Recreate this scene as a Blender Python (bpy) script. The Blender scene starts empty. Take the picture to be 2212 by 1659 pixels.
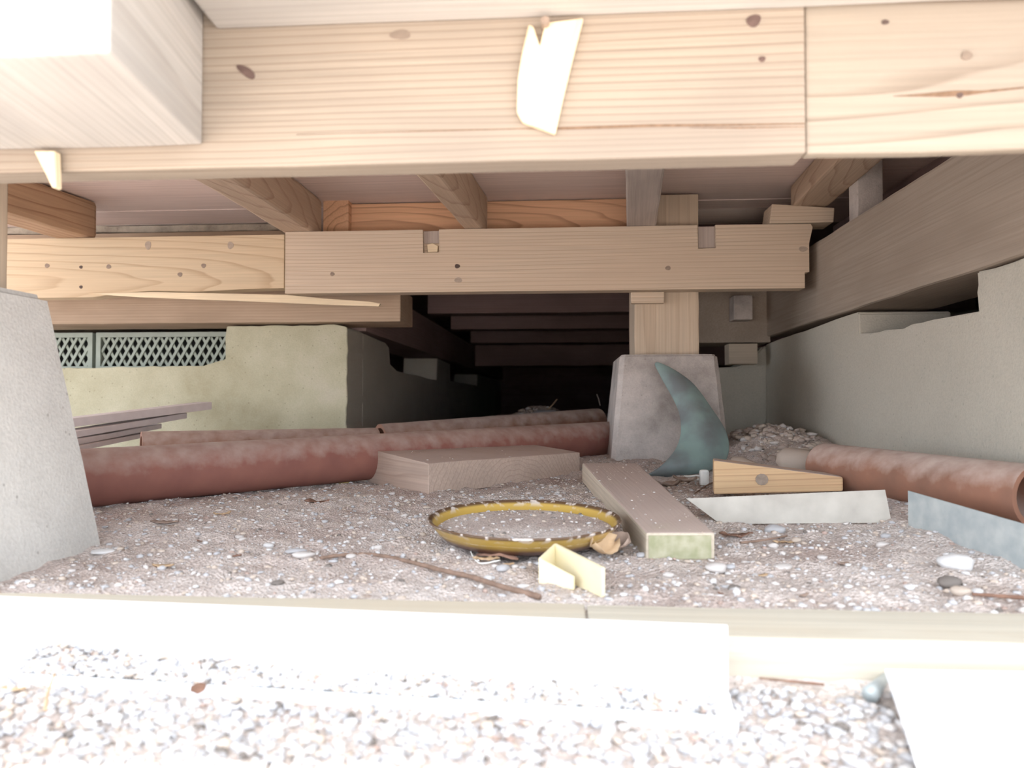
import bpy, bmesh, math, random
import numpy as np
from mathutils import Vector, Matrix, Euler, noise
random.seed(7); RNG = np.random.default_rng(7)
S = bpy.context.scene
COL = S.collection
R = math.radians
# ------------------------------------------------------------------ camera, sky, sun, exposure
F = 1600.0; CX, CY = 1106.0, 829.5
cd = bpy.data.cameras.new('camera'); cam = bpy.data.objects.new('camera', cd); COL.objects.link(cam)
CAMLOC = Vector((0, 0, 0.10))
cam.location = CAMLOC; cam.rotation_euler = Euler((R(90 + 1.36), 0, R(4.07)), 'XYZ')
cd.sensor_fit = 'HORIZONTAL'; cd.sensor_width = 34.56; cd.lens = 34.56 * F / 2212
cd.clip_start = 0.01; cd.clip_end = 100
cd.dof.use_dof = True; cd.dof.focus_distance = 0.80; cd.dof.aperture_fstop = 9
S.camera = cam
S.view_settings.view_transform = 'Standard'; S.view_settings.look = 'None'
S.view_settings.gamma = 1; S.view_settings.use_curve_mapping = False
S.view_settings.exposure = 1.3
w = bpy.data.worlds.new('sky'); S.world = w; w.use_nodes = True
bg = w.node_tree.nodes['Background']; bg.inputs[0].default_value = (0.84, 0.91, 1.0, 1); bg.inputs[1].default_value = 2.3
sd = bpy.data.lights.new('sun', 'SUN'); sun = bpy.data.objects.new('sun', sd); COL.objects.link(sun)
sd.energy = 11.0; sd.angle = R(0.53); sd.color = (1.0, 0.97, 0.92)
SUN_DIR = Vector((-0.10, 0.44, -0.90)).normalized(); SHADE_EDGE_Y = 0.245 - 2.53 * 0.44 / 0.90          # the way the light travels; then the edge of the added sun blocker
sun.rotation_euler = SUN_DIR.to_track_quat('-Z', 'Y').to_euler()

RM = cam.rotation_euler.to_matrix()
def ray(px, py): return RM @ Vector(((px - CX) / F, -(py - CY) / F, -1.0))
def at(px, py, Y=None, z=None, X=None):
    d = ray(px, py)
    if Y is not None: t = (Y - CAMLOC.y) / d.y
    elif z is not None: t = (z - CAMLOC.z) / d.z
    else: t = (X - CAMLOC.x) / d.x
    return CAMLOC + d * t

# ------------------------------------------------------------------ materials
def newmat(name, rough=0.8):
    m = bpy.data.materials.new(name); m.use_nodes = True
    nt = m.node_tree; b = nt.nodes['Principled BSDF']; b.inputs['Roughness'].default_value = rough
    b.inputs['Specular IOR Level'].default_value = 0.25
    return m, nt, b
def N(nt, t, **kw):
    n = nt.nodes.new(t)
    for k, v in kw.items():
        if k in n.inputs.keys(): n.inputs[k].default_value = v
        else: setattr(n, k, v)
    return n
def L(nt, a, b): nt.links.new(a, b)
def ramp(nt, fac, stops):
    r = nt.nodes.new('ShaderNodeValToRGB'); e = r.color_ramp.elements
    while len(e) < len(stops): e.new(0.5)
    for i, (p, c) in enumerate(stops):
        e[i].position = p; e[i].color = (*c, 1) if len(c) == 3 else c
    L(nt, fac, r.inputs[0]); return r
def mix(nt, fac, a, b, mode='MIX'):
    m = nt.nodes.new('ShaderNodeMix'); m.data_type = 'RGBA'; m.blend_type = mode
    for s, v in ((m.inputs[0], fac), (m.inputs[6], a), (m.inputs[7], b)):
        if isinstance(v, (int, float)): s.default_value = v
        elif isinstance(v, tuple): s.default_value = (*v, 1)
        else: L(nt, v, s)
    return m.outputs[2]
def bump(nt, b, h, dist=0.001, strength=0.6):
    n = nt.nodes.new('ShaderNodeBump'); n.inputs['Strength'].default_value = strength; n.inputs['Distance'].default_value = dist
    L(nt, h, n.inputs['Height']); L(nt, n.outputs[0], b.inputs['Normal'])
def dust_fac(nt, lo=0.2, hi=0.8, nscale=40):
    g = N(nt, 'ShaderNodeNewGeometry'); s = N(nt, 'ShaderNodeSeparateXYZ'); L(nt, g.outputs['Normal'], s.inputs[0])
    no = N(nt, 'ShaderNodeTexNoise'); no.inputs['Scale'].default_value = nscale; no.inputs['Detail'].default_value = 5
    tc = N(nt, 'ShaderNodeTexCoord'); L(nt, tc.outputs['Object'], no.inputs['Vector'])
    a = N(nt, 'ShaderNodeMath', operation='ADD'); L(nt, s.outputs[2], a.inputs[0])
    m2 = N(nt, 'ShaderNodeMath', operation='MULTIPLY_ADD'); L(nt, no.outputs[0], m2.inputs[0]); m2.inputs[1].default_value = 1.4; m2.inputs[2].default_value = -0.7
    L(nt, m2.outputs[0], a.inputs[1])
    mr = N(nt, 'ShaderNodeMapRange'); mr.inputs[1].default_value = lo; mr.inputs[2].default_value = hi; L(nt, a.outputs[0], mr.inputs[0])
    return mr.outputs[0]
DUST = (0.52, 0.42, 0.37)
def wood(name, light, dark, period=0.006, off=(0, 0.03, 0.11), stretch=0.10, contrast=1.0, dust=None, rough=0.8, blotch=None, wob=0.010, cath=False):
    """grain along local X; growth rings seen from the offset pith"""
    m, nt, b = newmat(name, rough)
    tc = N(nt, 'ShaderNodeTexCoord'); mp = N(nt, 'ShaderNodeMapping'); L(nt, tc.outputs['Object'], mp.inputs['Vector'])
    mp.inputs['Location'].default_value = off; mp.inputs['Scale'].default_value = (stretch, 1, 1)
    no = N(nt, 'ShaderNodeTexNoise'); no.inputs['Scale'].default_value = 22; no.inputs['Detail'].default_value = 2
    L(nt, mp.outputs[0], no.inputs['Vector'])
    sc = N(nt, 'ShaderNodeVectorMath', operation='SCALE'); sc.inputs['Scale'].default_value = wob * 2
    L(nt, no.outputs['Color'], sc.inputs[0])
    ad = N(nt, 'ShaderNodeVectorMath', operation='ADD'); L(nt, mp.outputs[0], ad.inputs[0]); L(nt, sc.outputs[0], ad.inputs[1])
    wv = N(nt, 'ShaderNodeTexWave', wave_type='RINGS', rings_direction='SPHERICAL' if cath else 'X', wave_profile='SAW')
    wv.inputs['Scale'].default_value = 2 * math.pi / (20 * period); wv.inputs['Distortion'].default_value = 0.6
    wv.inputs['Detail'].default_value = 2; wv.inputs['Detail Scale'].default_value = 2
    L(nt, ad.outputs[0], wv.inputs['Vector'])
    r1 = ramp(nt, wv.outputs['Fac'], [(0.0, light), (0.72, tuple(l * 0.93 + d * 0.07 for l, d in zip(light, dark))), (0.95, tuple(l * (1 - 0.75 * contrast) + d * 0.75 * contrast for l, d in zip(light, dark))), (1.0, light)])
    mp2 = N(nt, 'ShaderNodeMapping'); mp2.inputs['Scale'].default_value = (6, 420, 420); L(nt, tc.outputs['Object'], mp2.inputs['Vector'])
    fi = N(nt, 'ShaderNodeTexNoise'); fi.inputs['Scale'].default_value = 1; fi.inputs['Detail'].default_value = 3; L(nt, mp2.outputs[0], fi.inputs['Vector'])
    r2 = ramp(nt, fi.outputs[0], [(0.3, (0.80, 0.80, 0.80)), (0.7, (1.12, 1.12, 1.12))])
    c = mix(nt, 0.6, r1.outputs[0], r2.outputs[0], 'MULTIPLY')
    bl = N(nt, 'ShaderNodeTexNoise'); bl.inputs['Scale'].default_value = 9; bl.inputs['Detail'].default_value = 4
    mp3 = N(nt, 'ShaderNodeMapping'); mp3.inputs['Scale'].default_value = (0.6, 1.6, 1.6); mp3.inputs['Location'].default_value = off
    L(nt, tc.outputs['Object'], mp3.inputs['Vector']); L(nt, mp3.outputs[0], bl.inputs['Vector'])
    bc = blotch or tuple(x * 0.62 for x in light)
    rb = ramp(nt, bl.outputs[0], [(0.42, (0, 0, 0)), (0.70, (1, 1, 1))])
    mb = N(nt, 'ShaderNodeMath', operation='MULTIPLY'); L(nt, rb.outputs[0], mb.inputs[0]); mb.inputs[1].default_value = 0.55
    c = mix(nt, mb.outputs[0], c, bc)
    if dust: c = mix(nt, dust_fac(nt, *dust), c, DUST)
    L(nt, c, b.inputs['Base Color'])
    bump(nt, b, fi.outputs[0], 0.0008, 0.35)
    return m
def concrete(name, c1, c2, c3=None, scale=30, dust=None, pit=0.6, fine=0.35, bs=0.0012):
    m, nt, b = newmat(name, 0.92)
    tc = N(nt, 'ShaderNodeTexCoord')
    n1 = N(nt, 'ShaderNodeTexNoise'); n1.inputs['Scale'].default_value = scale * 0.35; n1.inputs['Detail'].default_value = 8; n1.inputs['Roughness'].default_value = 0.65
    L(nt, tc.outputs['Object'], n1.inputs['Vector'])
    r = ramp(nt, n1.outputs[0], [(0.32, c1), (0.60, c2)] + ([(0.74, c3)] if c3 else []))
    n2 = N(nt, 'ShaderNodeTexNoise'); n2.inputs['Scale'].default_value = 420; n2.inputs['Detail'].default_value = 4; L(nt, tc.outputs['Object'], n2.inputs['Vector'])
    r2 = ramp(nt, n2.outputs[0], [(0.3, (0.8, 0.8, 0.8)), (0.65, (1.1, 1.1, 1.1))])
    c = mix(nt, fine, r.outputs[0], r2.outputs[0], 'MULTIPLY')
    v = N(nt, 'ShaderNodeTexVoronoi'); v.inputs['Scale'].default_value = 85; L(nt, tc.outputs['Object'], v.inputs['Vector'])
    rv = ramp(nt, v.outputs['Distance'], [(0.06, (0.45, 0.42, 0.40)), (0.13, (1, 1, 1))])
    c = mix(nt, pit, c, rv.outputs[0], 'MULTIPLY')
    if dust: c = mix(nt, dust_fac(nt, *dust), c, DUST)
    L(nt, c, b.inputs['Base Color'])
    ad = N(nt, 'ShaderNodeMath', operation='ADD'); L(nt, n2.outputs[0], ad.inputs[0]); L(nt, n1.outputs[0], ad.inputs[1])
    bump(nt, b, ad.outputs[0], bs, 0.45)
    return m
def plain(name, c, rough=0.6, var=0.15, scale=60, dust=None, metal=0.0, c2=None, bumpd=0.0004, lohi=(0.35, 0.7)):
    m, nt, b = newmat(name, rough); b.inputs['Metallic'].default_value = metal
    tc = N(nt, 'ShaderNodeTexCoord')
    n1 = N(nt, 'ShaderNodeTexNoise'); n1.inputs['Scale'].default_value = scale; n1.inputs['Detail'].default_value = 6; L(nt, tc.outputs['Object'], n1.inputs['Vector'])
    c2 = c2 or tuple(x * (1 - var) for x in c)
    r = ramp(nt, n1.outputs[0], [(lohi[0], c2), (lohi[1], c)])
    o = r.outputs[0]
    if dust: o = mix(nt, dust_fac(nt, *dust), o, DUST)
    L(nt, o, b.inputs['Base Color']); bump(nt, b, n1.outputs[0], bumpd, 0.4)
    return m

M = {}  # front woods darkened, inside surfaces paled in base colour to even out daylight falloff
M['front'] = wood('darkened_front_softwood', (0.33, 0.278, 0.220), (0.165, 0.115, 0.08), 0.0036, (0.3, 0.02, 0.10), 0.05, 0.9, blotch=(0.21, 0.175, 0.145), wob=0.012)
M['front2'] = wood('darkened_front_flat_sawn_wood', (0.32, 0.275, 0.220), (0.165, 0.12, 0.085), 0.010, (0.04, 0.02, 0.02), 0.12, 0.8, cath=True, blotch=(0.25, 0.215, 0.18), wob=0.014)
M['stub'] = wood('weathered_grey_end_wood', (0.46, 0.44, 0.41), (0.30, 0.27, 0.24), 0.006, (0, 0.1, 0.1), 0.08, 0.6)
M['pale'] = wood('pale_fresh_wood', (0.80, 0.66, 0.46), (0.60, 0.44, 0.26), 0.004, (0, 0.02, 0.1), 0.05, 0.6)
M['beam'] = wood('tan_cross_beam_wood', (0.62, 0.51, 0.39), (0.38, 0.26, 0.18), 0.0055, (0.13, 0.03, 0.10), 0.07, 0.85, blotch=(0.56, 0.44, 0.33))
M['beam_yellow'] = wood('yellow_tan_beam_wood', (0.60, 0.48, 0.33), (0.36, 0.24, 0.14), 0.009, (0.03, 0.02, 0.015), 0.10, 0.8, cath=True, blotch=(0.58, 0.44, 0.29))
M['joist'] = wood('rough_joist_wood', (0.56, 0.43, 0.32), (0.30, 0.19, 0.13), 0.010, (0.02, 0.02, 0.01), 0.14, 0.8, cath=True, blotch=(0.42, 0.30, 0.22), wob=0.014)
M['joist_red'] = wood('reddish_rough_joist_wood', (0.54, 0.36, 0.23), (0.25, 0.12, 0.07), 0.012, (0.7, 0.03, 0.04), 0.14, 0.9, blotch=(0.36, 0.24, 0.16), wob=0.016)
M['orange'] = wood('orange_flat_sawn_board', (0.72, 0.44, 0.27), (0.32, 0.17, 0.10), 0.011, (0.012, 0.01, 0.012), 0.13, 1.0, cath=True, blotch=(0.64, 0.40, 0.26), wob=0.012)
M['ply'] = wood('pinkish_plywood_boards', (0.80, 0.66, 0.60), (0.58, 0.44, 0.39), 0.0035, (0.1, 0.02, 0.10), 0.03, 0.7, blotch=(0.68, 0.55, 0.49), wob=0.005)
M['sill'] = wood('dark_weathered_sill_wood', (0.36, 0.30, 0.245), (0.28, 0.23, 0.185), 0.006, (0.1, 0.02, 0.09), 0.05, 0.4, blotch=(0.27, 0.215, 0.17))
M['brown'] = wood('brown_beam_wood', (0.48, 0.36, 0.26), (0.30, 0.20, 0.14), 0.005, (0.3, 0.02, 0.10), 0.05, 0.7, blotch=(0.27, 0.19, 0.13))
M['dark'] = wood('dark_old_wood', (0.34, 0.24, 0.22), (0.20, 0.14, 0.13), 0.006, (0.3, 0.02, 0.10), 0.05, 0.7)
M['greyw'] = wood('grey_dusty_wood', (0.50, 0.43, 0.385), (0.34, 0.28, 0.25), 0.006, (0.3, 0.02, 0.10), 0.05, 0.6)
M['block'] = wood('dusty_offcut_wood', (0.52, 0.40, 0.33), (0.36, 0.26, 0.20), 0.006, (0.0, 0.0, 0.045), 0.10, 0.8, dust=(0.55, 1.0, 30))
M['plank'] = wood('dusty_plank_wood', (0.56, 0.48, 0.38), (0.40, 0.32, 0.24), 0.006, (0.0, 0.0, 0.05), 0.05, 0.6, dust=(0.45, 0.9, 30))
M['plank_end'] = plain('mossy_sawn_end', (0.40, 0.375, 0.27), 0.9, scale=120, c2=(0.28, 0.28, 0.17))
M['wedgew'] = wood('orange_tan_wedge_wood', (0.58, 0.38, 0.22), (0.32, 0.17, 0.09), 0.007, (0.1, 0.02, 0.08), 0.07, 0.8, dust=(0.6, 1.0, 30), blotch=(0.55, 0.42, 0.24))
M['rail'] = wood('pale_ground_rail_wood', (0.52, 0.48, 0.40), (0.45, 0.40, 0.32), 0.0035, (0.3, 0.02, 0.12), 0.03, 0.7, blotch=(0.55, 0.47, 0.36), wob=0.004)
M['post'] = wood('light_tan_post_wood', (0.60, 0.49, 0.37), (0.42, 0.31, 0.22), 0.009, (0.3, 0.02, 0.10), 0.03, 0.7)
M['conc'] = concrete('pale_grey_concrete', (0.52, 0.50, 0.465), (0.63, 0.61, 0.57), (0.67, 0.65, 0.61))
M['conc_moss_bounce'] = concrete('moss_and_bounce_yellow_concrete', (0.36, 0.33, 0.22), (0.48, 0.455, 0.33), (0.54, 0.50, 0.39), scale=22)  # yellow of bounced sunlight painted in along with the mossy stain
M['conc_wall'] = concrete('grey_brown_concrete_wall', (0.43, 0.405, 0.345), (0.50, 0.47, 0.40), (0.52, 0.49, 0.42), scale=10, pit=0.30)
M['conc_pier'] = concrete('blotchy_pier_concrete', (0.27, 0.24, 0.22), (0.54, 0.49, 0.455), (0.60, 0.55, 0.51), scale=34, pit=0.35)
M['clay'] = plain('red_brown_clay_pipe', (0.29, 0.125, 0.095), 0.7, scale=35, c2=(0.24, 0.10, 0.08), dust=(0.15, 1.35, 60))
M['clay2'] = plain('orange_brown_clay_pipe', (0.30, 0.145, 0.095), 0.65, scale=30, c2=(0.22, 0.115, 0.08), dust=(0.15, 1.1, 60))
M['teal'] = plain('verdigris_green_sheet', (0.23, 0.32, 0.30), 0.5, scale=22, c2=(0.165, 0.185, 0.19), lohi=(0.36, 0.62), bumpd=0.0001)
M['zinc'] = plain('galvanised_steel', (0.50, 0.53, 0.52), 0.5, scale=70, c2=(0.36, 0.40, 0.41), metal=0.25)
M['zinc_dusty'] = plain('dusty_galvanised_steel', (0.50, 0.47, 0.42), 0.7, scale=50, c2=(0.40, 0.37, 0.33), metal=0.1)
M['white_metal'] = plain('white_coated_flashing', (0.86, 0.88, 0.90), 0.45, var=0.04)
M['cream'] = plain('cream_plastic', (0.82, 0.73, 0.50), 0.45, var=0.08)
M['whitep'] = plain('white_plastic', (0.78, 0.77, 0.73), 0.45, var=0.1)
M['vent'] = plain('grey_green_plastic', (0.40, 0.44, 0.38), 0.55, var=0.1)
M['black'] = plain('vent_gap_black', (0.02, 0.02, 0.02), 0.9)  # near-black base colour standing in for the darkness behind the vents
M['nail'] = plain('dark_nail_head', (0.10, 0.07, 0.06), 0.7)
M['lath'] = plain('pinkish_grey_plastic_strip', (0.72, 0.64, 0.62), 0.6, var=0.1)
M['twig'] = plain('brown_twig_bark', (0.30, 0.20, 0.15), 0.9, var=0.4, scale=120)
M['leaf'] = plain('dry_brown_leaf', (0.42, 0.31, 0.25), 0.85, var=0.35, scale=90)
M['leaf_tan'] = plain('dry_tan_leaf', (0.60, 0.42, 0.26), 0.85, var=0.25, scale=90)
M['bark'] = plain('red_brown_bark', (0.30, 0.17, 0.12), 0.9, var=0.4, scale=120)
M['husk'] = plain('yellow_brown_husk', (0.50, 0.37, 0.15), 0.7, var=0.3)
M['mortar'] = concrete('rough_mortar', (0.32, 0.28, 0.23), (0.50, 0.45, 0.37), scale=90)
for k, c in dict(s_white=(0.70, 0.68, 0.67), s_grey=(0.52, 0.51, 0.52), s_tan=(0.60, 0.50, 0.42), s_dark=(0.22, 0.19, 0.17), s_pale=(0.66, 0.61, 0.58), s_red=(0.46, 0.34, 0.29)).items():
    M[k] = plain('stone_' + k[2:], c, 0.85, var=0.2, scale=200)
M['earth'] = plain('dusty_earth_clod', (0.46, 0.37, 0.32), 0.95, var=0.15, scale=150)
# amber glass dish
m, nt, b = newmat('amber_glazed_glass', 0.12)
tc = N(nt, 'ShaderNodeTexCoord'); n1 = N(nt, 'ShaderNodeTexNoise'); n1.inputs['Scale'].default_value = 130; n1.inputs['Detail'].default_value = 6; L(nt, tc.outputs['Object'], n1.inputs['Vector'])
sp = N(nt, 'ShaderNodeSeparateXYZ'); L(nt, tc.outputs['Object'], sp.inputs[0])
mr = N(nt, 'ShaderNodeMapRange'); mr.inputs[1].default_value = 0.0; mr.inputs[2].default_value = 0.0160; L(nt, sp.outputs[2], mr.inputs[0])
r = ramp(nt, mr.outputs[0], [(0.0, (0.05, 0.015, 0.015)), (0.25, (0.10, 0.04, 0.02)), (0.50, (0.40, 0.26, 0.055)), (0.80, (0.48, 0.32, 0.08)), (0.90, (0.11, 0.06, 0.03))])
rd = ramp(nt, n1.outputs[0], [(0.53, (0, 0, 0)), (0.60, (1, 1, 1))])
mz = N(nt, 'ShaderNodeMapRange'); mz.inputs[1].default_value = 0.0105; mz.inputs[2].default_value = 0.0150; L(nt, sp.outputs[2], mz.inputs[0])
mm = N(nt, 'ShaderNodeMath', operation='MULTIPLY'); L(nt, rd.outputs[0], mm.inputs[0]); L(nt, mz.outputs[0], mm.inputs[1])
c = mix(nt, mm.outputs[0], r.outputs[0], (0.62, 0.55, 0.50)); L(nt, c, b.inputs['Base Color']); b.inputs['Specular IOR Level'].default_value = 0.6
b.inputs['Roughness'].default_value = 0.3
M['amber'] = m
# dusty gravelly soil
m, nt, b = newmat('dusty_gravel_soil', 0.95)
tc = N(nt, 'ShaderNodeTexCoord')
n1 = N(nt, 'ShaderNodeTexNoise'); n1.inputs['Scale'].default_value = 9; n1.inputs['Detail'].default_value = 7; L(nt, tc.outputs['Object'], n1.inputs['Vector'])
r = ramp(nt, n1.outputs[0], [(0.35, (0.44, 0.36, 0.325)), (0.50, (0.56, 0.495, 0.46)), (0.68, (0.64, 0.59, 0.56))])
v = N(nt, 'ShaderNodeTexVoronoi'); v.inputs['Scale'].default_value = 520; L(nt, tc.outputs['Object'], v.inputs['Vector'])
bw = N(nt, 'ShaderNodeSeparateColor'); L(nt, v.outputs['Color'], bw.inputs[0])
r2 = ramp(nt, bw.outputs[0], [(0.0, (0.72, 0.69, 0.67)), (0.5, (1.0, 0.98, 0.97)), (0.9, (1.25, 1.23, 1.22))])
c = mix(nt, 0.75, r.outputs[0], r2.outputs[0], 'MULTIPLY'); L(nt, c, b.inputs['Base Color'])
bump(nt, b, v.outputs['Distance'], 0.0015, 0.8)
M['soil'] = m

# ------------------------------------------------------------------ mesh helpers
def tag(o, label=None, cat=None, group=None, kind=None):
    if label: o['label'] = label
    if cat: o['category'] = cat
    if group: o['group'] = group
    if kind: o['kind'] = kind
    return o
def link(name, me, parent=None, matrix=None):
    o = bpy.data.objects.new(name, me); COL.objects.link(o)
    if parent is not None:
        o.parent = parent
        if matrix is not None: o.matrix_parent_inverse = parent.matrix_world.inverted() if False else Matrix.Identity(4)
    if matrix is not None: o.matrix_basis = matrix if parent is None else MW[parent.name].inverted() @ matrix
    MW[o.name] = (MW[parent.name] if parent is not None else Matrix.Identity(4)) @ o.matrix_basis
    return o
MW = {}
def from_bm(name, bm, mats, parent=None, matrix=None, smooth=False):
    me = bpy.data.meshes.new(name)
    bmesh.ops.recalc_face_normals(bm, faces=bm.faces[:])
    bm.to_mesh(me); bm.free()
    for mm in (mats if isinstance(mats, (list, tuple)) else [mats]): me.materials.append(mm)
    if smooth: me.polygons.foreach_set('use_smooth', [True] * len(me.polygons))
    return link(name, me, parent, matrix)
def frame(o, xdir, up=(0, 0, 1)):
    x = Vector(xdir).normalized(); u = Vector(up); y = u.cross(x).normalized(); z = x.cross(y)
    return Matrix.Translation(o) @ Matrix((x, y, z)).transposed().to_4x4()
def roughen(bm, amp, freq, seed=0):
    for v in bm.verts:
        v.co += noise.noise_vector(v.co * freq + Vector((seed, seed * 2.3, 0))) * amp
def hexa_bm(c, bev=0.0015, cuts=0, amp=0, seed=0):
    """c: 8 corners; 0-3 one face loop, 4-7 the opposite loop"""
    bm = bmesh.new(); vs = [bm.verts.new(p) for p in c]
    for f in ((0, 1, 2, 3), (7, 6, 5, 4), (0, 4, 5, 1), (1, 5, 6, 2), (2, 6, 7, 3), (3, 7, 4, 0)):
        bm.faces.new([vs[i] for i in f])
    bmesh.ops.recalc_face_normals(bm, faces=bm.faces[:])
    if bev: bmesh.ops.bevel(bm, geom=bm.edges[:], offset=bev, segments=2, profile=0.6, affect='EDGES')
    if cuts:
        ln = sorted(bm.edges, key=lambda e: -e.calc_length())[:8]
        lim = ln[0].calc_length() * 0.6
        bmesh.ops.subdivide_edges(bm, edges=[e for e in bm.edges if e.calc_length() > lim], cuts=cuts, use_grid_fill=True)
    if amp: roughen(bm, amp, 25, seed)
    return bm
def box_bm(x0, x1, y0, y1, z0, z1, **k):
    return hexa_bm([(x0, y0, z0), (x1, y0, z0), (x1, y1, z0), (x0, y1, z0), (x0, y0, z1), (x1, y0, z1), (x1, y1, z1), (x0, y1, z1)], **k)
def timber(name, corners, axis, mat, label=None, cat=None, group=None, kind=None, parent=None, bev=0.0015, cuts=14, amp=0.0006, seed=None, up=(0, 0, 1)):
    """hexahedron given in world corners, local X laid along its grain"""
    seed = seed if seed is not None else random.random() * 50
    cs = [Vector(c) for c in corners]
    o0 = sum(cs, Vector()) / 8
    mtx = frame(o0, axis, up); inv = mtx.inverted()
    bm = hexa_bm([inv @ c for c in cs], bev, cuts, amp, seed)
    o = from_bm(name, bm, mat, parent, mtx)
    return tag(o, label, cat, group, kind)
def boxc(x0, x1, y0, y1, z0, z1):
    return [(x0, y0, z0), (x1, y0, z0), (x1, y1, z0), (x0, y1, z0), (x0, y0, z1), (x1, y0, z1), (x1, y1, z1), (x0, y1, z1)]
def bar(name, p0, p1, wd, ht, mat, skew=None, **k):
    """timber from p0 to p1 (centre of its under side), wd wide, ht tall"""
    p0 = Vector(p0); p1 = Vector(p1); d = (p1 - p0).normalized(); s = d.cross(Vector((0, 0, 1))).normalized() * wd / 2; u = Vector((0, 0, ht))
    return timber(name, [p0 - s, p0 + s, p0 + s + u, p0 - s + u, p1 - s, p1 + s, p1 + s + u, p1 - s + u], d, mat, **k)
def prism_bm(pts, ext, bm=None):
    """closed outline (3D points, planar) swept by vector ext"""
    bm = bm or bmesh.new(); ext = Vector(ext)
    a = [bm.verts.new(Vector(p)) for p in pts]; b2 = [bm.verts.new(Vector(p) + ext) for p in pts]
    bm.faces.new(a); bm.faces.new(b2[::-1]); n = len(pts)
    for i in range(n): bm.faces.new([a[i], b2[i], b2[(i + 1) % n], a[(i + 1) % n]])
    return bm
def jag(p, q, n, amp, seed=0, axis=2):
    """points from p (in) to q (out) with small wobble"""
    rr = random.Random(seed); out = []
    for i in range(n):
        t = i / n; v = Vector(p).lerp(Vector(q), t)
        if i: v[axis] += rr.uniform(-amp, amp)
        out.append(v)
    return out
def tube_bm(path, rad, seg=16, wall=None, squash=1.0, bm=None):
    """tube along points; wall gives a hollow pipe with open ends, else closed ends"""
    bm = bm or bmesh.new(); P = [Vector(p) for p in path]; n = len(P)
    rads = rad if isinstance(rad, (list, tuple)) else [rad] * n
    def rings(off):
        out = []
        for i, p in enumerate(P):
            d = (P[min(i + 1, n - 1)] - P[max(i - 1, 0)]).normalized()
            s = d.cross(Vector((0, 0, 1)));  s = s.normalized() if s.length > 1e-4 else Vector((1, 0, 0)); u = s.cross(d)
            out.append([bm.verts.new(p + (s * math.cos(a) + u * math.sin(a) * squash) * (rads[i] - off)) for a in [2 * math.pi * k / seg for k in range(seg)]])
        return out
    def skin(rs, flip=False):
        for i in range(len(rs) - 1):
            for k in range(seg):
                f = [rs[i][k], rs[i][(k + 1) % seg], rs[i + 1][(k + 1) % seg], rs[i + 1][k]]
                bm.faces.new(f[::-1] if flip else f)
    o = rings(0); skin(o)
    if wall:
        i_ = rings(wall); skin(i_, True)
        for e in (0, -1):
            for k in range(seg): bm.faces.new([o[e][k], o[e][(k + 1) % seg], i_[e][(k + 1) % seg], i_[e][k]])
    else:
        bm.faces.new(o[0][::-1]); bm.faces.new(o[-1])
    return bm
def empty(name, loc, label, cat, group=None):
    o = bpy.data.objects.new(name, None); COL.objects.link(o); o.location = loc; o.empty_display_size = 0.05
    MW[o.name] = Matrix.Translation(loc)
    return tag(o, label, cat, group)

# ------------------------------------------------------------------ ground height
def sst(a, b, x):
    t = np.clip((x - a) / (b - a), 0, 1); return t * t * (3 - 2 * t)
def gz(x, y):
    x = np.asarray(x, float); y = np.asarray(y, float)
    z = -0.030 + 0.0175 * sst(0.345, 0.388, y) + 0.0125 * sst(0.45, 0.75, y)
    z = z + 0.0035 * np.exp(-(((x + 0.035) / 0.075) ** 2 + ((y - 0.555) / 0.07) ** 2) ** 2)
    z = z + 0.014 * sst(0.9, 1.12, y) + 0.012 * sst(1.3, 1.7, y)
    z = z + 0.018 * sst(0.22, 0.36, x) * sst(0.45, 0.60, y)
    z = z + 0.034 * np.exp(-(((x - 0.30) / 0.085) ** 2 + ((y - 1.17) / 0.15) ** 2))
    z = z + 0.058 * np.exp(-(((x + 0.06) / 0.10) ** 2 + ((y - 1.78) / 0.16) ** 2))
    z = z + 0.020 * np.exp(-(((x + 0.55) / 0.2) ** 2 + ((y - 1.15) / 0.12) ** 2))
    return z
def gnoise(x, y):
    a = 0.0012 * sst(0.395, 0.42, np.asarray(y)) + 0.0012
    return a * (np.sin(x * 61 + 3 * np.sin(y * 37)) * np.cos(y * 53 + 2 * np.sin(x * 41)) + 0.6 * np.sin(x * 143 + y * 97) * np.cos(y * 171 - x * 61))
def G(x, y): return float(gz(x, y) + gnoise(x, y))
xs = np.concatenate([np.arange(-3, -0.7, 0.10), np.arange(-0.7, 0.6, 0.006), np.arange(0.6, 2.01, 0.10)])
ys = np.concatenate([np.arange(-6, 0.1, 0.12), np.arange(0.1, 1.3, 0.006), np.arange(1.3, 2.2, 0.015), np.arange(2.2, 5.0, 0.12)])
XX, YY = np.meshgrid(xs, ys); ZZ = gz(XX, YY) + gnoise(XX, YY) + RNG.normal(0, 0.00035, XX.shape) * ((YY < 1.4) & (YY > 0.1) & (abs(XX) < 0.7))
nx, ny = len(xs), len(ys)
idx = np.arange(nx * ny).reshape(ny, nx)
fc = np.stack([idx[:-1, :-1], idx[:-1, 1:], idx[1:, 1:], idx[1:, :-1]], -1).reshape(-1, 4)
me = bpy.data.meshes.new('floor'); me.from_pydata(np.stack([XX.ravel(), YY.ravel(), ZZ.ravel()], 1).tolist(), [], fc.tolist())
me.polygons.foreach_set('use_smooth', [True] * len(me.polygons)); me.materials.append(M['soil'])
tag(link('floor', me), 'dusty grey-brown earth and gravel ground running under the floor', 'ground', kind='structure')

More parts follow.
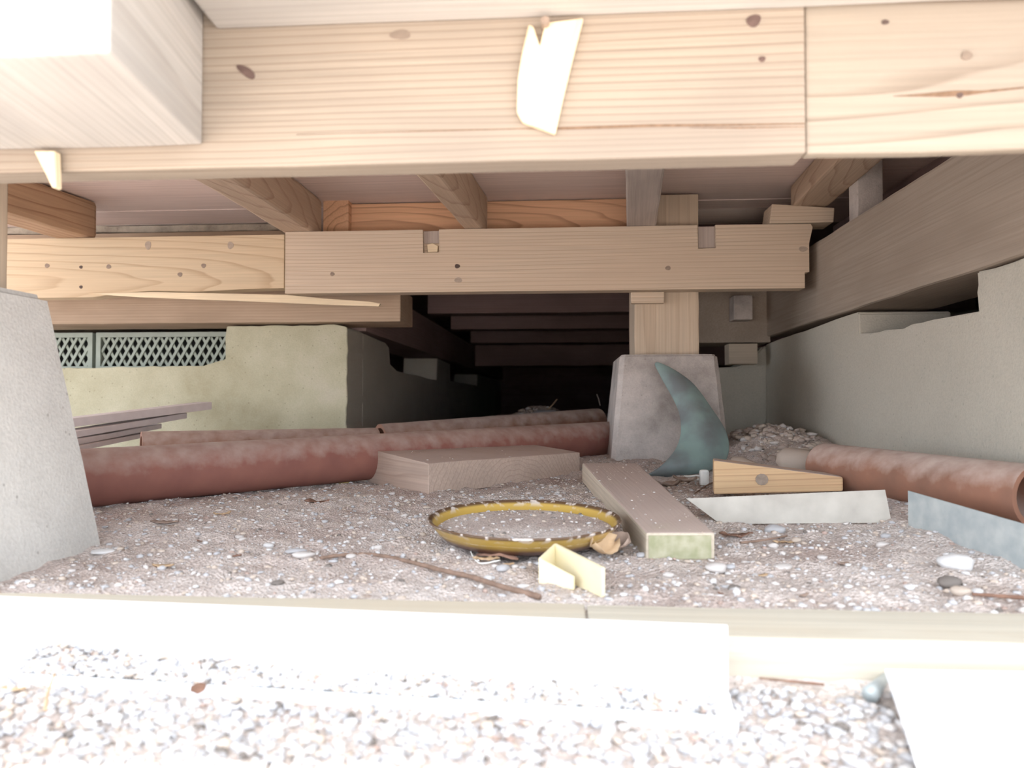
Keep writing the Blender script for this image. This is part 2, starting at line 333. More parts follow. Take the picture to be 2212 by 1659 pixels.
# ------------------------------------------------------------------ concrete foundation walls
HB = 0.219   # top of the foundation (z)
XR = 0.380
def wall(name, pts, ext, mat, label, bev=0.003):
    bm = prism_bm(pts, ext)
    bmesh.ops.recalc_face_normals(bm, faces=bm.faces[:])
    if bev: bmesh.ops.bevel(bm, geom=bm.edges[:], offset=bev, segments=2, affect='EDGES', clamp_overlap=True)
    return tag(from_bm(name, bm, mat), label, 'wall', kind='structure')
p = []
y_n, y_f = 0.715, 0.985
p += [Vector((XR, 0.42, -0.06)), Vector((XR, 0.42, HB))]
p += jag((XR, 0.50, HB), (XR, y_n - 0.004, HB + 0.001), 8, 0.0015, 3)
p += jag((XR, y_n - 0.004, HB + 0.001), (XR, y_n - 0.002, 0.188), 5, 0.003, 4, axis=1)
p += jag((XR, y_n - 0.006, 0.183), (XR, y_f - 0.01, 0.184), 12, 0.0018, 5)
p += [Vector((XR, y_f, 0.188)), Vector((XR, y_f + 0.001, 0.214))]
p += jag((XR, y_f + 0.004, 0.2165), (XR, 1.43, 0.209), 10, 0.0008, 6)
p += [Vector((XR, 1.43, 0.208)), Vector((XR, 1.43, -0.06))]
wall('wall_right', p, (0.115, 0, 0), M['conc_wall'], 'long grey-brown concrete foundation wall on the right with a vent notch', bev=0.0015)
# cross wall behind the pier, at the right
a = at(1560, 800, Y=1.432)
wall('wall_back_right', [(XR + 0.11, 1.435, -0.05), (XR + 0.11, 1.435, 0.205), (XR - 0.005, 1.435, 0.205), (XR - 0.03, 1.435, 0.178), (XR - 0.05, 1.435, 0.166), (a.x - 0.14, 1.435, a.z), (a.x - 0.14, 1.435, -0.05)],
     (0, 0.11, 0), M['conc_wall'], 'short grey-green concrete cross wall behind the middle pier')
# left wall, face turned to the camera
YL = 1.26
xc = at(750, 760, Y=YL).x
xn = at(487, 750, Y=YL).x
zt = at(620, 704, Y=YL).z
zn0 = at(150, 798, Y=YL).z; zn1 = at(440, 790, Y=YL).z; zn2 = at(485, 776, Y=YL).z
pts = [Vector((-1.12, YL, -0.05)), Vector((-1.12, YL, zn0))] + jag((-1.10, YL, zn0), (at(440, 790, Y=YL).x, YL, zn1), 30, 0.0012, 8)
pts += [Vector((at(440, 790, Y=YL).x, YL, zn1)), Vector((at(462, 780, Y=YL).x, YL, (zn1 + zn2) / 2)), Vector((xn, YL, zn2))] + jag((xn, YL, zn2 + 0.004), (xn, YL, zt + 0.002), 5, 0.0012, 9, axis=0)
pts += jag((xn + 0.002, YL, zt), (xc - 0.008, YL, zt + 0.001), 14, 0.0012, 10) + [Vector((xc - 0.003, YL, zt - 0.002))]
pts += jag((xc, YL, zt - 0.006), (xc, YL, -0.05), 22, 0.0016, 11, axis=0) + [Vector((xc, YL, -0.05))]
wall('wall_left_front', pts, (0, 0.10, 0), M['conc_moss_bounce'], 'stained concrete wall with painted yellowish bounce light on the left under the vent grilles', bev=0.001)
wl_ = bpy.data.objects['wall_left_front']; wl_.data.materials.append(M['conc_wall'])
for f_ in wl_.data.polygons:
    if f_.normal.x > 0.6 and f_.center.x > xc - 0.01: f_.material_index = 1  # painted bounce yellow stays on the front face; side takes plain grey
# left wall running back
def yx(px): # depth at which column px meets the plane X = xc
    return at(px, 868, X=xc).y
y1, y2, y3, y4 = yx(840), yx(943), yx(972), yx(1030)
zA, zB = zt - 0.004, 0.168
pts = [Vector((xc, YL + 0.10, -0.05)), Vector((xc, YL + 0.10, zA)), Vector((xc, y1 - 0.03, zA - 0.004)), Vector((xc, y1, zA - 0.012)), Vector((xc, y1 + 0.01, zB + 0.014)), Vector((xc, y1 + 0.08, zB + 0.001))] + jag((xc, y1 + 0.12, zB), (xc, y2, zB - 0.004), 6, 0.002, 12)
pts += [Vector((xc, y2, zB - 0.004)), Vector((xc, y2 + 0.01, zA)), Vector((xc, y3, zA - 0.004)), Vector((xc, y3 + 0.01, zB)), Vector((xc, y4, zB)), Vector((xc, y4 + 0.02, zA - 0.01)), Vector((xc, 4.4, zA - 0.01)), Vector((xc, 4.4, -0.05))]
wall('wall_left', pts, (-0.10, 0, 0), M['conc_wall'], 'grey concrete foundation wall running back into the dark on the left', bev=0.0015)
# closing walls around the dark void
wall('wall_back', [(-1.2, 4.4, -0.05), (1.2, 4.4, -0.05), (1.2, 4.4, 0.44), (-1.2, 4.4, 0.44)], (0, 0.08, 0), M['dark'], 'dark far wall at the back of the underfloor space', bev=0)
wall('wall_left_outer', [(-1.12, YL + 0.101, -0.05), (-1.12, 4.4, -0.05), (-1.12, 4.4, 0.44), (-1.12, YL + 0.101, 0.44)], (-0.08, 0, 0), M['conc_wall'], 'outer foundation wall far left behind the vent grilles', bev=0)
wall('wall_right_outer', [(1.05, 0.40, -0.05), (1.05, 4.4, -0.05), (1.05, 4.4, 0.44), (1.05, 0.40, 0.44)], (0.08, 0, 0), M['conc_wall'], 'outer foundation wall beyond the notch on the right', bev=0)
wall('wall_right_front', [(XR + 0.03, 0.40, -0.05), (1.13, 0.40, -0.05), (1.13, 0.40, 0.424), (XR + 0.03, 0.40, 0.424)], (0, 0.018, 0), M['conc_wall'], 'front foundation wall at the right edge outside the frame', bev=0)

# ------------------------------------------------------------------ floor underside (ceiling) with its boards
ceil_z = 0.425
ce = bpy.data.objects.new('ceiling', None); COL.objects.link(ce); ce.location = (0, 0.40, ceil_z); MW['ceiling'] = Matrix.Translation((0, 0.40, ceil_z))
tag(ce, 'underside of the floor, pinkish brown boards between the joists', 'ceiling', kind='structure')
yb = [0.40, 0.72, 0.885, 1.045, 1.21, 1.375, 1.9, 2.4, 2.9, 3.4, 3.9, 4.4]
for i in range(len(yb) - 1):
    x0, x1 = -1.12, 1.12
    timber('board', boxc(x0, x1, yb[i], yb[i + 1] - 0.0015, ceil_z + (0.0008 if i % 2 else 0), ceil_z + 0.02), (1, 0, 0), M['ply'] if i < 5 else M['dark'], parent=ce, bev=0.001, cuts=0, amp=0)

# ------------------------------------------------------------------ piers and posts
def pier(name, x0, x1, y0, y1, tx0, tx1, ty0, ty1, z0, z1, mat, label, ch=0.012, bev=0.003, amp=0.0008):
    def oct_(ax0, ax1, ay0, ay1, z, c):
        return [(ax0 + c, ay0, z), (ax1 - c, ay0, z), (ax1, ay0 + c, z), (ax1, ay1 - c, z), (ax1 - c, ay1, z), (ax0 + c, ay1, z), (ax0, ay1 - c, z), (ax0, ay0 + c, z)]
    bm = bmesh.new(); rings = []
    for k in range(9):
        t = k / 8; l = lambda a, b_: a + (b_ - a) * t
        rings.append([bm.verts.new(q) for q in oct_(l(x0, tx0), l(x1, tx1), l(y0, ty0), l(y1, ty1), l(z0, z1), ch)])
    for k in range(8):
        for j in range(8): bm.faces.new([rings[k][j], rings[k][(j + 1) % 8], rings[k + 1][(j + 1) % 8], rings[k + 1][j]])
    bm.faces.new(rings[0][::-1]); bm.faces.new(rings[-1])
    bmesh.ops.recalc_face_normals(bm, faces=bm.faces[:])
    te = [e for e in bm.edges if all(v in rings[-1] for v in e.verts)]
    bmesh.ops.bevel(bm, geom=te, offset=bev, segments=3, affect='EDGES')
    roughen(bm, amp, 60, 2)
    return tag(from_bm(name, bm, mat), label, 'pier')
tl = at(1340, 766, Y=1.12); tr = at(1551, 766, Y=1.12)
bl = at(1321, 985, Y=1.098); br = at(1577, 985, Y=1.098)
PY0, PY1 = 1.098, 1.31
pz0 = -0.01; k = (bl.z - pz0) / (tl.z - bl.z)
pier('concrete_pier', bl.x - 0.003, br.x + 0.003, PY0 - 0.003, PY1, tl.x, tr.x, 1.12, 1.285, pz0, tl.z, M['conc_pier'], 'blotchy grey concrete pier block under the middle post with green shard against it', ch=0.007)
# right post
pl = at(1371, 700, Y=1.155).x; pr = at(1510, 700, Y=1.155).x; pzt = ceil_z
timber('wooden_post', boxc(pl, pr, 1.155, 1.25, tl.z, ceil_z - 0.004), (0, 0, 1), M['post'], 'square tan wooden post standing on the middle concrete pier', 'post', up=(0, 1, 0))
bkl = at(1364, 654, Y=1.134); bkr = at(1436, 654, Y=1.134)
# left pier: right face seen obliquely
lx = at(240, 1172, Y=0.56); lt = at(118, 650, Y=0.535)
pier('concrete_pier', lx.x - 0.17, lx.x, 0.398, 0.562, lt.x - 0.14, lt.x, 0.415, 0.537, -0.02, lt.z + 0.003, M['conc'], 'large pale concrete pier block at the left edge of the picture', ch=0.012, bev=0.005, amp=0.0012)
px_ = at(18, 500, Y=0.512).x
timber('wooden_post', boxc(px_ - 0.09, px_, 0.425, 0.512, lt.z, 0.40), (0, 0, 1), M['post'], 'wooden post on the pale pier at the left edge', 'post', up=(0, 1, 0))

# ------------------------------------------------------------------ front opening: planks, ledge, stub
YF = 0.37
def front_z(px, py, Y=YF): return at(px, py, Y=Y)
zfb = front_z(1740, 333).z            # bottom of the front planks
xs_ = front_z(1740, 200).x            # seam between the two planks
pa = timber('front_plank', boxc(-1.05, xs_, YF, YF + 0.0195, zfb, 0.3995), (1, 0, 0), M['front'], 'long beige plank across the top of the opening, left of the seam', 'plank', cuts=40)
pb = timber('front_plank', boxc(xs_ + 0.0008, 0.9, YF + 0.0015, YF + 0.010, zfb + 0.0005, 0.3995), (1, 0, 0), M['front2'], 'shorter pale plank with a dark knot at the top right of the opening', 'plank')
def knot(par, px, py, Y, r, rx=1.6, mat='nail', name='knot', tilt=0, th=0.0004):
    c = at(px, py, Y=Y); bm = bmesh.new()
    vs = []; n = 20
    for k in range(n):
        a = 2 * math.pi * k / n; rr = r * (1 + 0.07 * math.sin(3 * a + px)); x = math.cos(a) * rr * rx; z = math.sin(a) * rr
        vs.append((x * math.cos(tilt) - z * math.sin(tilt), -th, x * math.sin(tilt) + z * math.cos(tilt)))
    prism_bm(vs, (0, 0.003, 0), bm)
    return from_bm(name, bm, M[mat], par, Matrix.Translation(c))
M['knot'] = plain('grey_brown_knot', (0.34, 0.265, 0.21), 0.9, var=0.3, scale=200)
M['knot_dk'] = plain('dark_plank_knot', (0.15, 0.10, 0.085), 0.9, var=0.4, scale=200); M['knot_md'] = plain('faint_plank_knot', (0.24, 0.19, 0.15), 0.9, var=0.2, scale=200)
M['knot_lt'] = plain('soft_grey_stain', (0.44, 0.36, 0.29), 0.9, var=0.2, scale=200)
knot(pa, 532, 155, YF, 0.0022, 2.6, 'knot_dk', tilt=-0.6)
knot(pa, 1628, 45, YF, 0.0030, 1.2, 'knot_dk', tilt=0.4)
knot(pa, 1646, 128, YF, 0.0014, 1.2, 'knot_dk')
knot(pa, 865, 75, YF, 0.0025, 2.2, 'knot_md')
knot(pb, 2073, 206, YF + 0.0015, 0.0013, 1.2, 'nail', 'knot'); knot(pb, 1912, 48, YF + 0.0015, 0.0011, 1.6, 'nail', 'knot')
knot(pb, 2088, 120, YF + 0.0015, 0.0022, 1.2, 'knot_md')
M['grain'] = plain('brown_grain_streak', (0.22, 0.14, 0.09), 0.9, var=0.3, scale=300)
def streak(par, name, pix, Y):
    c = at(*pix[0], Y=Y); bm = prism_bm([at(x, y, Y=Y) - c + Vector((0, -0.0003, 0)) for x, y in pix], (0, 0.001, 0))
    return from_bm(name, bm, M['grain'], par, Matrix.Translation(c))
streak(pa, 'grain_crack', [(640, 291), (900, 283), (1130, 277), (1210, 275), (1400, 269), (1560, 268), (1738, 266), (1738, 269), (1560, 272), (1400, 274), (1210, 280), (1130, 279), (900, 285)], YF)
streak(pa, 'grain_crack', [(1490, 276), (1600, 275), (1738, 273), (1738, 275), (1600, 278)], YF)
# the long dark grain swirl around the knot of the right plank
streak(pb, 'grain_crack', [(1930, 208), (1990, 203), (2060, 196), (2120, 196), (2212, 188), (2330, 184), (2212, 191), (2120, 201), (2090, 206), (2040, 209), (1985, 208)], YF + 0.0015)
# ledge board over the opening
lb = at(468, 64, Y=YF - 0.0005); lf = at(392, 0, z=lb.z)
timber('ledge_board', [(lb.x, YF - 0.0006, lb.z), (0.9, YF - 0.0006, lb.z), (0.9, 0.215, lb.z), (lb.x + 0.01, 0.215, lb.z), (lb.x, YF - 0.0006, lb.z + 0.03), (0.9, YF - 0.0006, lb.z + 0.03), (0.9, 0.215, lb.z + 0.03), (lb.x + 0.01, 0.215, lb.z + 0.03)], (1, 0, 0), M['stub'], 'bright pale ledge board running above the front planks', 'board')
# beam stub at the top left
s0 = at(437, 314, Y=YF - 0.001); sz = s0.z; s1 = at(238, 112, z=sz)
s2 = at(0, 332, z=sz)
dx = 0.30
d1 = (Vector(s1) - Vector(s0))
timber('beam_stub', [s0, s0 + Vector((-dx, 0.0, 0)), s1 + Vector((-dx, 0, 0)), s1, s0 + Vector((0, 0, 0.13)), s0 + Vector((-dx, 0, 0.13)), s1 + Vector((-dx, 0, 0.13)), s1 + Vector((0, 0, 0.13))], d1, M['stub'], 'thick pale squared beam end jutting out at the top left corner', 'beam', cuts=8)
# light cleat nailed over the plank
def plate(name, pix, Y, th, mat, label=None, cat=None, parent=None, bev=0.0006, axis=(1, 0, 0), **kw):
    pts = [at(x, y, Y=Y) for x, y in pix]; c = sum(pts, Vector()) / len(pts); mtx = frame(c, axis, (0, -1, 0) if abs(Vector(axis).y) < 0.5 else (0, 0, 1)); inv = mtx.inverted()
    bm = prism_bm([inv @ q for q in pts], inv.to_3x3() @ Vector((0, th, 0)))
    bmesh.ops.recalc_face_normals(bm, faces=bm.faces[:])
    if bev: bmesh.ops.bevel(bm, geom=bm.edges[:], offset=bev, segments=1, affect='EDGES')
    return tag(from_bm(name, bm, mat, parent, mtx), label, cat, **kw)
cl = plate('wood_cleat', [(1178, 48), (1260, 38), (1236, 130), (1214, 220), (1199, 288), (1168, 276), (1128, 262), (1116, 240), (1118, 170), (1128, 110), (1142, 52), (1152, 56), (1166, 98)], YF - 0.0045, 0.0042, M['pale'], 'broken pale wood strip nailed slantwise on the long front plank', 'strip', axis=(0.25, 0, 1))
bm = tube_bm([(0, -0.004, 0), (0, 0.004, 0)], 0.0022, 10); from_bm('nail_head', bm, M['knot'], cl, Matrix.Translation(at(1178, 52, Y=YF - 0.0045)))
plate('wood_splinter', [(72, 325), (118, 325), (121, 404), (112, 406), (100, 380)], YF - 0.0062, 0.005, M['pale'], 'pointed pale splinter hanging under the beam stub at the upper left', 'splinter', axis=(0, 0, 1))

# ------------------------------------------------------------------ cross beams on the pier
YB = 1.12
zt1, zb1 = at(1106, 493, Y=YB).z, at(1106, 629, Y=YB).z
xl, xr = at(616, 560, Y=YB).x, at(1752, 530, Y=YB).x
def V3(px, z, Y=YB): return Vector((at(px, 560, Y=Y).x, Y, z))
def outline(cut):
    o = [V3(616, zb1), V3(616, zt1)]
    if cut: o += [V3(913, zt1), V3(914, at(930, 546, Y=YB).z), V3(949, at(930, 545, Y=YB).z), V3(948, zt1), V3(1507, zt1), V3(1508, at(1530, 537, Y=YB).z), V3(1547, at(1530, 536, Y=YB).z), V3(1546, zt1)]
    o += [V3(1752, zt1 - 0.001), V3(1756, zt1 - 0.006), V3(1748, zt1 - 0.03), V3(1748, zb1 + 0.024), V3(1738, zb1 + 0.023), V3(1738, zb1)]
    return o
mtx = frame(Vector(((xl + xr) / 2, YB, (zt1 + zb1) / 2)), (1, 0, 0)); inv = mtx.inverted()
bm = prism_bm([inv @ q for q in outline(True)], (0, 0.009, 0))
prism_bm([inv @ (q + Vector((0, 0.0092, 0))) for q in outline(False)], (0, 0.020, 0), bm)
bmesh.ops.recalc_face_normals(bm, faces=bm.faces[:])
cb = tag(from_bm('cross_beam', bm, M['beam'], None, mtx), 'long tan cross beam with two notches in its top, in front of the middle post', 'beam')
for q in ((988, 575, 0.0045, 1.2), (718, 592, 0.0042, 1.1), (1443, 579, 0.0045, 1.2)): knot(cb, q[0], q[1], YB, q[2] * 0.75, q[3], 'nail' if q[0] == 988 else 'knot', 'knot')
knot(cb, 1735, 538, YB, 0.004, 1.6, 'knot_lt'); knot(cb, 990, 605, YB, 0.004, 1.5, 'knot_lt')
plate('wood_chip', [(922, 528), (934, 525), (946, 531), (945, 544), (924, 545)], YB + 0.004, 0.004, M['pale'], 'pale broken tenon chip in the left notch of the long cross beam', 'wood chip')
for nm, pxs, pys in (('notch_face', (914.5, 948.5), (494, 526)), ('notch_face', (1508.5, 1546.5), (489, 536))):
    c0_, c1_ = at(pxs[0], pys[1], Y=YB + 0.0088), at(pxs[1], pys[0], Y=YB + 0.0088)
    timber(nm, boxc(c0_.x, c1_.x, YB + 0.0082, YB + 0.0092, c0_.z, min(c1_.z, zt1 - 0.0005)), (0, 0, 1), M['greyw'], parent=cb, bev=0, cuts=0, amp=0, up=(0, 1, 0))
# left piece
YB2 = 1.134
zl_t = at(300, 512, Y=YB2).z; zl_b = at(300, 641, Y=YB2).z
o = [Vector((-1.1, YB2, zl_b)), Vector((-1.1, YB2, zl_t)), Vector((at(614, 505, Y=YB2).x, YB2, zl_t)), Vector((at(614, 505, Y=YB2).x, YB2, at(614, 622, Y=YB2).z)), at(540, 624, Y=YB2), at(420, 630, Y=YB2), at(330, 628, Y=YB2), at(250, 634, Y=YB2), Vector((at(200, 640, Y=YB2).x, YB2, zl_b))]
mtx = frame(Vector((-0.6, YB2, (zl_t + zl_b) / 2)), (1, 0, 0)); inv = mtx.inverted()
bm = prism_bm([inv @ q for q in o], (0, 0.03, 0)); bmesh.ops.recalc_face_normals(bm, faces=bm.faces[:])
lbm = tag(from_bm('cross_beam', bm, M['beam_yellow'], None, mtx), 'yellowish tan cross beam with nail holes, left of the notched one', 'beam')
for q in ((102, 574), (175, 577), (235, 576), (389, 593), (440, 574), (175, 620)): knot(lbm, q[0], q[1], YB2, 0.0036 if q[0] != 175 else 0.0026, 1.1, 'nail' if q[0] == 175 else 'knot', 'nail_hole')
knot(lbm, 320, 530, YB2, 0.007, 0.7, 'knot_lt'); knot(lbm, 498, 530, YB2, 0.006, 0.8, 'knot_lt')
# torn sliver under it
sl = [(190, 634), (330, 631), (480, 634), (620, 637), (700, 645), (800, 652), (821, 656), (818, 662), (700, 658), (560, 652), (430, 647), (300, 642)]
plate('torn_sliver', sl, YB2 - 0.004, 0.004, M['pale'], 'long pale torn sliver of wood hanging under the left cross beam', 'splinter', bev=0)
# packing piece under the notched beam
timber('packing_block', [Vector((bkl.x, 1.138, bkl.z)), Vector((bkr.x, 1.138, bkl.z)), Vector((bkr.x, 1.154, bkl.z)), Vector((bkl.x, 1.154, bkl.z)), Vector((bkl.x, 1.138, zb1 - 0.0005)), Vector((bkr.x, 1.138, zb1 - 0.0005)), Vector((bkr.x, 1.154, zb1 - 0.0005)), Vector((bkl.x, 1.154, zb1 - 0.0005))], (1, 0, 0), M['beam'], 'small tan packing block between the notched beam and the middle post', 'block', cuts=0)

# ------------------------------------------------------------------ joists under the floor
zj = zt1 + 0.0006
def joist(far_l, far_r, near_l, near_r, yfar, ynear, mat, label, z0=zj, top=None, bev=0.002, amp=0.0012):
    """under-side edges at the far end (pixels) and the near end, lifted onto the beam"""
    a, b_, c, d = at(*far_l, Y=yfar), at(*far_r, Y=yfar), at(*near_l, Y=ynear), at(*near_r, Y=ynear)
    top = top or ceil_z - 0.0006
    f = lambda v, z: Vector((v.x, v.y, z))
    cs = [f(a, z0), f(b_, z0), f(b_, top), f(a, top), f(c, z0), f(d, z0), f(d, top), f(c, top)]
    return timber('floor_joist', cs, Vector((a.x - c.x, a.y - c.y, 0)), mat, label, 'joist', 'floor joists under the boards', bev=bev, cuts=16, amp=amp)
YN = 0.80
def near(px, py_b):    # where an under-side edge, seen at pixel py_b under the front plank, really is
    q = at(px, py_b, z=zj); return q
def joist2(l0, l1, r0, r1, mat, label, ytip, **k):
    """left under edge through pixels l0 (near) and l1 (far); right under edge through r0, r1; all on plane z=zj"""
    L0, L1, R0, R1 = (at(*q, z=zj) for q in (l0, l1, r0, r1))
    def ext(A, B, y): t = (y - A.y) / (B.y - A.y); return A.lerp(B, t)
    top = k.pop('top', ceil_z - 0.0006)
    a, b_, c, d = ext(L0, L1, ytip), ext(R0, R1, ytip), ext(L0, L1, 0.42), ext(R0, R1, 0.42)
    z0 = k.pop('z0', zj)
    f = lambda v, z: Vector((v.x, v.y, z))
    cs = [f(a, z0), f(b_, z0), f(b_, top), f(a, top), f(c, z0), f(d, z0), f(d, top), f(c, top)]
    return timber('floor_joist', cs, Vector((a.x - c.x, a.y - c.y, 0)), mat, label, 'joist', 'floor joists under the boards', bev=k.get('bev', 0.003), cuts=16, amp=k.get('amp', 0.0012))
joist2((20, 430), (130, 515), (20, 492 - 60), (180, 512), M['joist_red'], 'rough reddish joist at the far left, end resting on the left cross beam', 1.15, bev=0.008) if False else None
def bar_j(xn_, xf, yn_, yf, wd, mat, label, bev=0.003, amp=0.0012, z0=zj, top=ceil_z - 0.0006):
    A = Vector((xn_, yn_, 0)); B = Vector((xf, yf, 0)); s = (B - A).normalized().cross(Vector((0, 0, 1))) * wd / 2
    f = lambda v, z: Vector((v.x, v.y, z))
    return timber('floor_joist', [f(B - s, z0), f(B + s, z0), f(B + s, top), f(B - s, top), f(A - s, z0), f(A + s, z0), f(A + s, top), f(A - s, top)], B - A, mat, label, 'joist', 'floor joists under the boards', bev=bev, cuts=16, amp=amp)
def line_x(p_near, p_far, z=None):
    z = zj if z is None else z
    A, B = at(*p_near, z=z), at(*p_far, z=z)
    return lambda y: A.x + (B.x - A.x) * (y - A.y) / (B.y - A.y)
# each: right-hand (or left-hand) bottom edge line, width
def mk(edge_near, edge_far, side, wd, ytip, mat, label, z=None, **k):
    fx = line_x(edge_near, edge_far, z); off = -wd / 2 if side == 'R' else wd / 2
    if z is not None: k['z0'] = z
    return bar_j(fx(0.42) + off, fx(ytip) + off, 0.42, ytip, wd, mat, label, **k)
mk((515, 392), (675, 499), 'R', 0.050, 1.165, M['joist'], 'rough grey-tan joist with rounded end, second from the left', bev=0.005)
mk((905, 385), (1000, 491), 'L', 0.028, 1.165, M['joist'], 'narrow rough sawn joist above the left notch of the cross beam')
mk((1352, 372), (1354, 486), 'L', 0.044, 1.165, M['greyw'], 'dusty grey joist resting on the cross beam left of the middle post')
mk((50, 470), (196, 514), 'R', 0.062, 1.155, M['joist_red'], 'rough reddish joist at the far left behind the left post', bev=0.008, z=zl_t + 0.0006)
zj5 = at(1740, 445, Y=1.12).z
j5 = mk((1780, 378), (1718, 441), 'L', 0.052, 1.135, M['joist'], 'thick joist at the right resting on a wedge block', bev=0.003, z=zj5)
# wedge block on the beam's right end
wl, wr = at(1662, 483, Y=1.118), at(1801, 484, Y=1.118)
wtl, wtr = at(1668, 440, Y=1.118), at(1803, 449, Y=1.118)
dy = Vector((0, 0.045, 0)); zc = zt1 + 0.0006
timber('wedge_block', [Vector((wl.x, 1.118, zc)), Vector((wr.x, 1.118, zc)), Vector((wr.x, 1.163, zc)), Vector((wl.x, 1.163, zc)), wtl, wtr, wtr + dy, wtl + dy], (1, 0, 0), M['beam'], 'tan wedge block on the right end of the cross beam under the joist', 'block', cuts=0)
# orange board and small blocks behind the joists
YO = 1.186
ol = at(755, 440, Y=YO); orr = at(1366, 440, Y=YO)
timber('rim_board', boxc(ol.x, orr.x, YO, YO + 0.02, at(1050, 500, Y=YO).z, ceil_z - 0.0008), (1, 0, 0), M['orange'], 'orange board with bold curved grain behind the joists', 'board')
timber('blocking_piece', boxc(at(698, 440, Y=1.17).x, at(753, 440, Y=1.17).x, 1.170, 1.2, zt1 - 0.004, at(720, 432, Y=1.17).z), (0, 1, 0), M['orange'], 'small orange block between the grey-tan joist and the orange board', 'block', cuts=0)
# grey rail behind the right bay
g0, g1 = at(1500, 452, Y=1.285), at(1690, 452, Y=1.285)
bm = tube_bm([(g0.x - 0.2, 1.285, g0.z), (g1.x + 0.02, 1.285, g0.z)], 0.024, 20); bmesh.ops.recalc_face_normals(bm, faces=bm.faces[:])
tag(from_bm('round_rail', bm, M['greyw'], smooth=True), 'blurry grey round rail behind the post under the floor', 'rail')
# left bay: grey fascia, mortar ledge, brown strip at the back
tb = (1.30, 1.33)
def strip(name, ytop, ybot, Y, x0, x1, mat, label, cat, th=0.03, amp=0.0004, **k):
    zt_, zb_ = at(400, ytop, Y=Y).z, at(400, ybot, Y=Y).z
    return timber(name, boxc(x0, x1, Y, Y + th, zb_, min(zt_, ceil_z - 0.001)), (1, 0, 0), mat, label, cat, cuts=40, amp=amp, **k)
xa, xb = -1.1, at(612, 480, Y=1.3).x + 0.02
strip('rim_board', 470, 483, 1.300, xa, xb, M['greyw'], 'thin grey board above the mortar ledge at the left', 'board')
strip('mortar_ledge', 485.5, 500, 1.298, xa, xb, M['mortar'], 'rough pale mortar strip behind the left cross beam', 'mortar ledge', amp=0.002)
strip('batten', 501, 522, 1.290, xa, xb, M['brown'], 'brown batten below the mortar strip at the left', 'batten')

# ------------------------------------------------------------------ beams on the foundation
zsb, zst = 0.2205, 0.338
timber('sill_beam', boxc(XR - 0.006, XR + 0.10, 0.42, 1.42, zsb, zst), (0, 1, 0), M['sill'], 'dark weathered sill beam lying on the right foundation wall', 'beam', bev=0.004, cuts=30, amp=0.001)
bL = at(865, 690, Y=1.235)
bz0 = at(600, 700, Y=1.235).z
timber('sill_beam', boxc(-1.1, bL.x, 1.235, 1.335, max(bz0, zt + 0.0035), at(500, 628, Y=1.235).z), (1, 0, 0), M['brown'], 'brown beam lying on the yellowish concrete wall at the left', 'beam', cuts=30)
timber('sill_beam', boxc(xc - 0.095, xc + 0.01, 1.345, 4.38, zA + 0.002, zA + 0.095), (0, 1, 0), M['dark'], 'dark sill beam running back along the left foundation wall', 'beam')
# dark depth: joists/boards crossing far behind
for i, (yy, lab) in enumerate(((1.95, 'nearest'), (2.35, 'second nearest'), (2.85, 'third nearest'), (3.5, 'farthest'))):
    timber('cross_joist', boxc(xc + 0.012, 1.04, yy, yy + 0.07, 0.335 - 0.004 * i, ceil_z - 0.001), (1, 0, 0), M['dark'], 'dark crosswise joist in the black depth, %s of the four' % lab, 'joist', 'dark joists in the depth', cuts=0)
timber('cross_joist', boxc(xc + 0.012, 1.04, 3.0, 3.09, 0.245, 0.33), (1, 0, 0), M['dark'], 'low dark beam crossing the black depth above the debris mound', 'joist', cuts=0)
# pieces right of the post, behind
q0, q1 = at(1505, 645, Y=1.40), at(1585, 750, Y=1.40)
timber('side_beam', boxc(q0.x - 0.03, at(1640, 700, Y=1.44).x + 0.01, 1.40, 1.50, 0.2095, 0.33), (0, 1, 0), M['sill'], 'dark crosswise beam behind the post at the right', 'beam', cuts=0)
q0, q1 = at(1585, 638, Y=1.36), at(1626, 690, Y=1.36)
timber('tenon_block', boxc(q0.x, q1.x, 1.36, 1.398, q1.z, q0.z), (0, 1, 0), M['conc_pier'], 'pale square block end right of the middle post in shadow', 'block', cuts=0)
q0, q1 = at(1575, 742, Y=1.39), at(1638, 786, Y=1.39)
timber('packing_block', boxc(q0.x, q1.x, 1.392, 1.43, q1.z, q0.z), (1, 0, 0), M['plank'], 'yellowish packing block on the cross wall in the right corner', 'block', cuts=0)
# pale upright and board above the right sill beam
q0, q1 = at(1852, 400, Y=1.0), at(1908, 400, Y=1.0)
timber('short_upright', boxc(q0.x, q1.x, 1.0, 1.03, zst + 0.0005, ceil_z - 0.001), (0, 0, 1), M['conc_pier'], 'greyish upright piece above the dark sill beam at the right', 'upright', cuts=0, up=(0, 1, 0))
timber('rim_board', boxc(XR + 0.115, XR + 0.135, 0.42, 1.40, zst - 0.05, ceil_z - 0.001), (0, 1, 0), M['dark'], 'dark board standing behind the right sill beam', 'board', cuts=0)

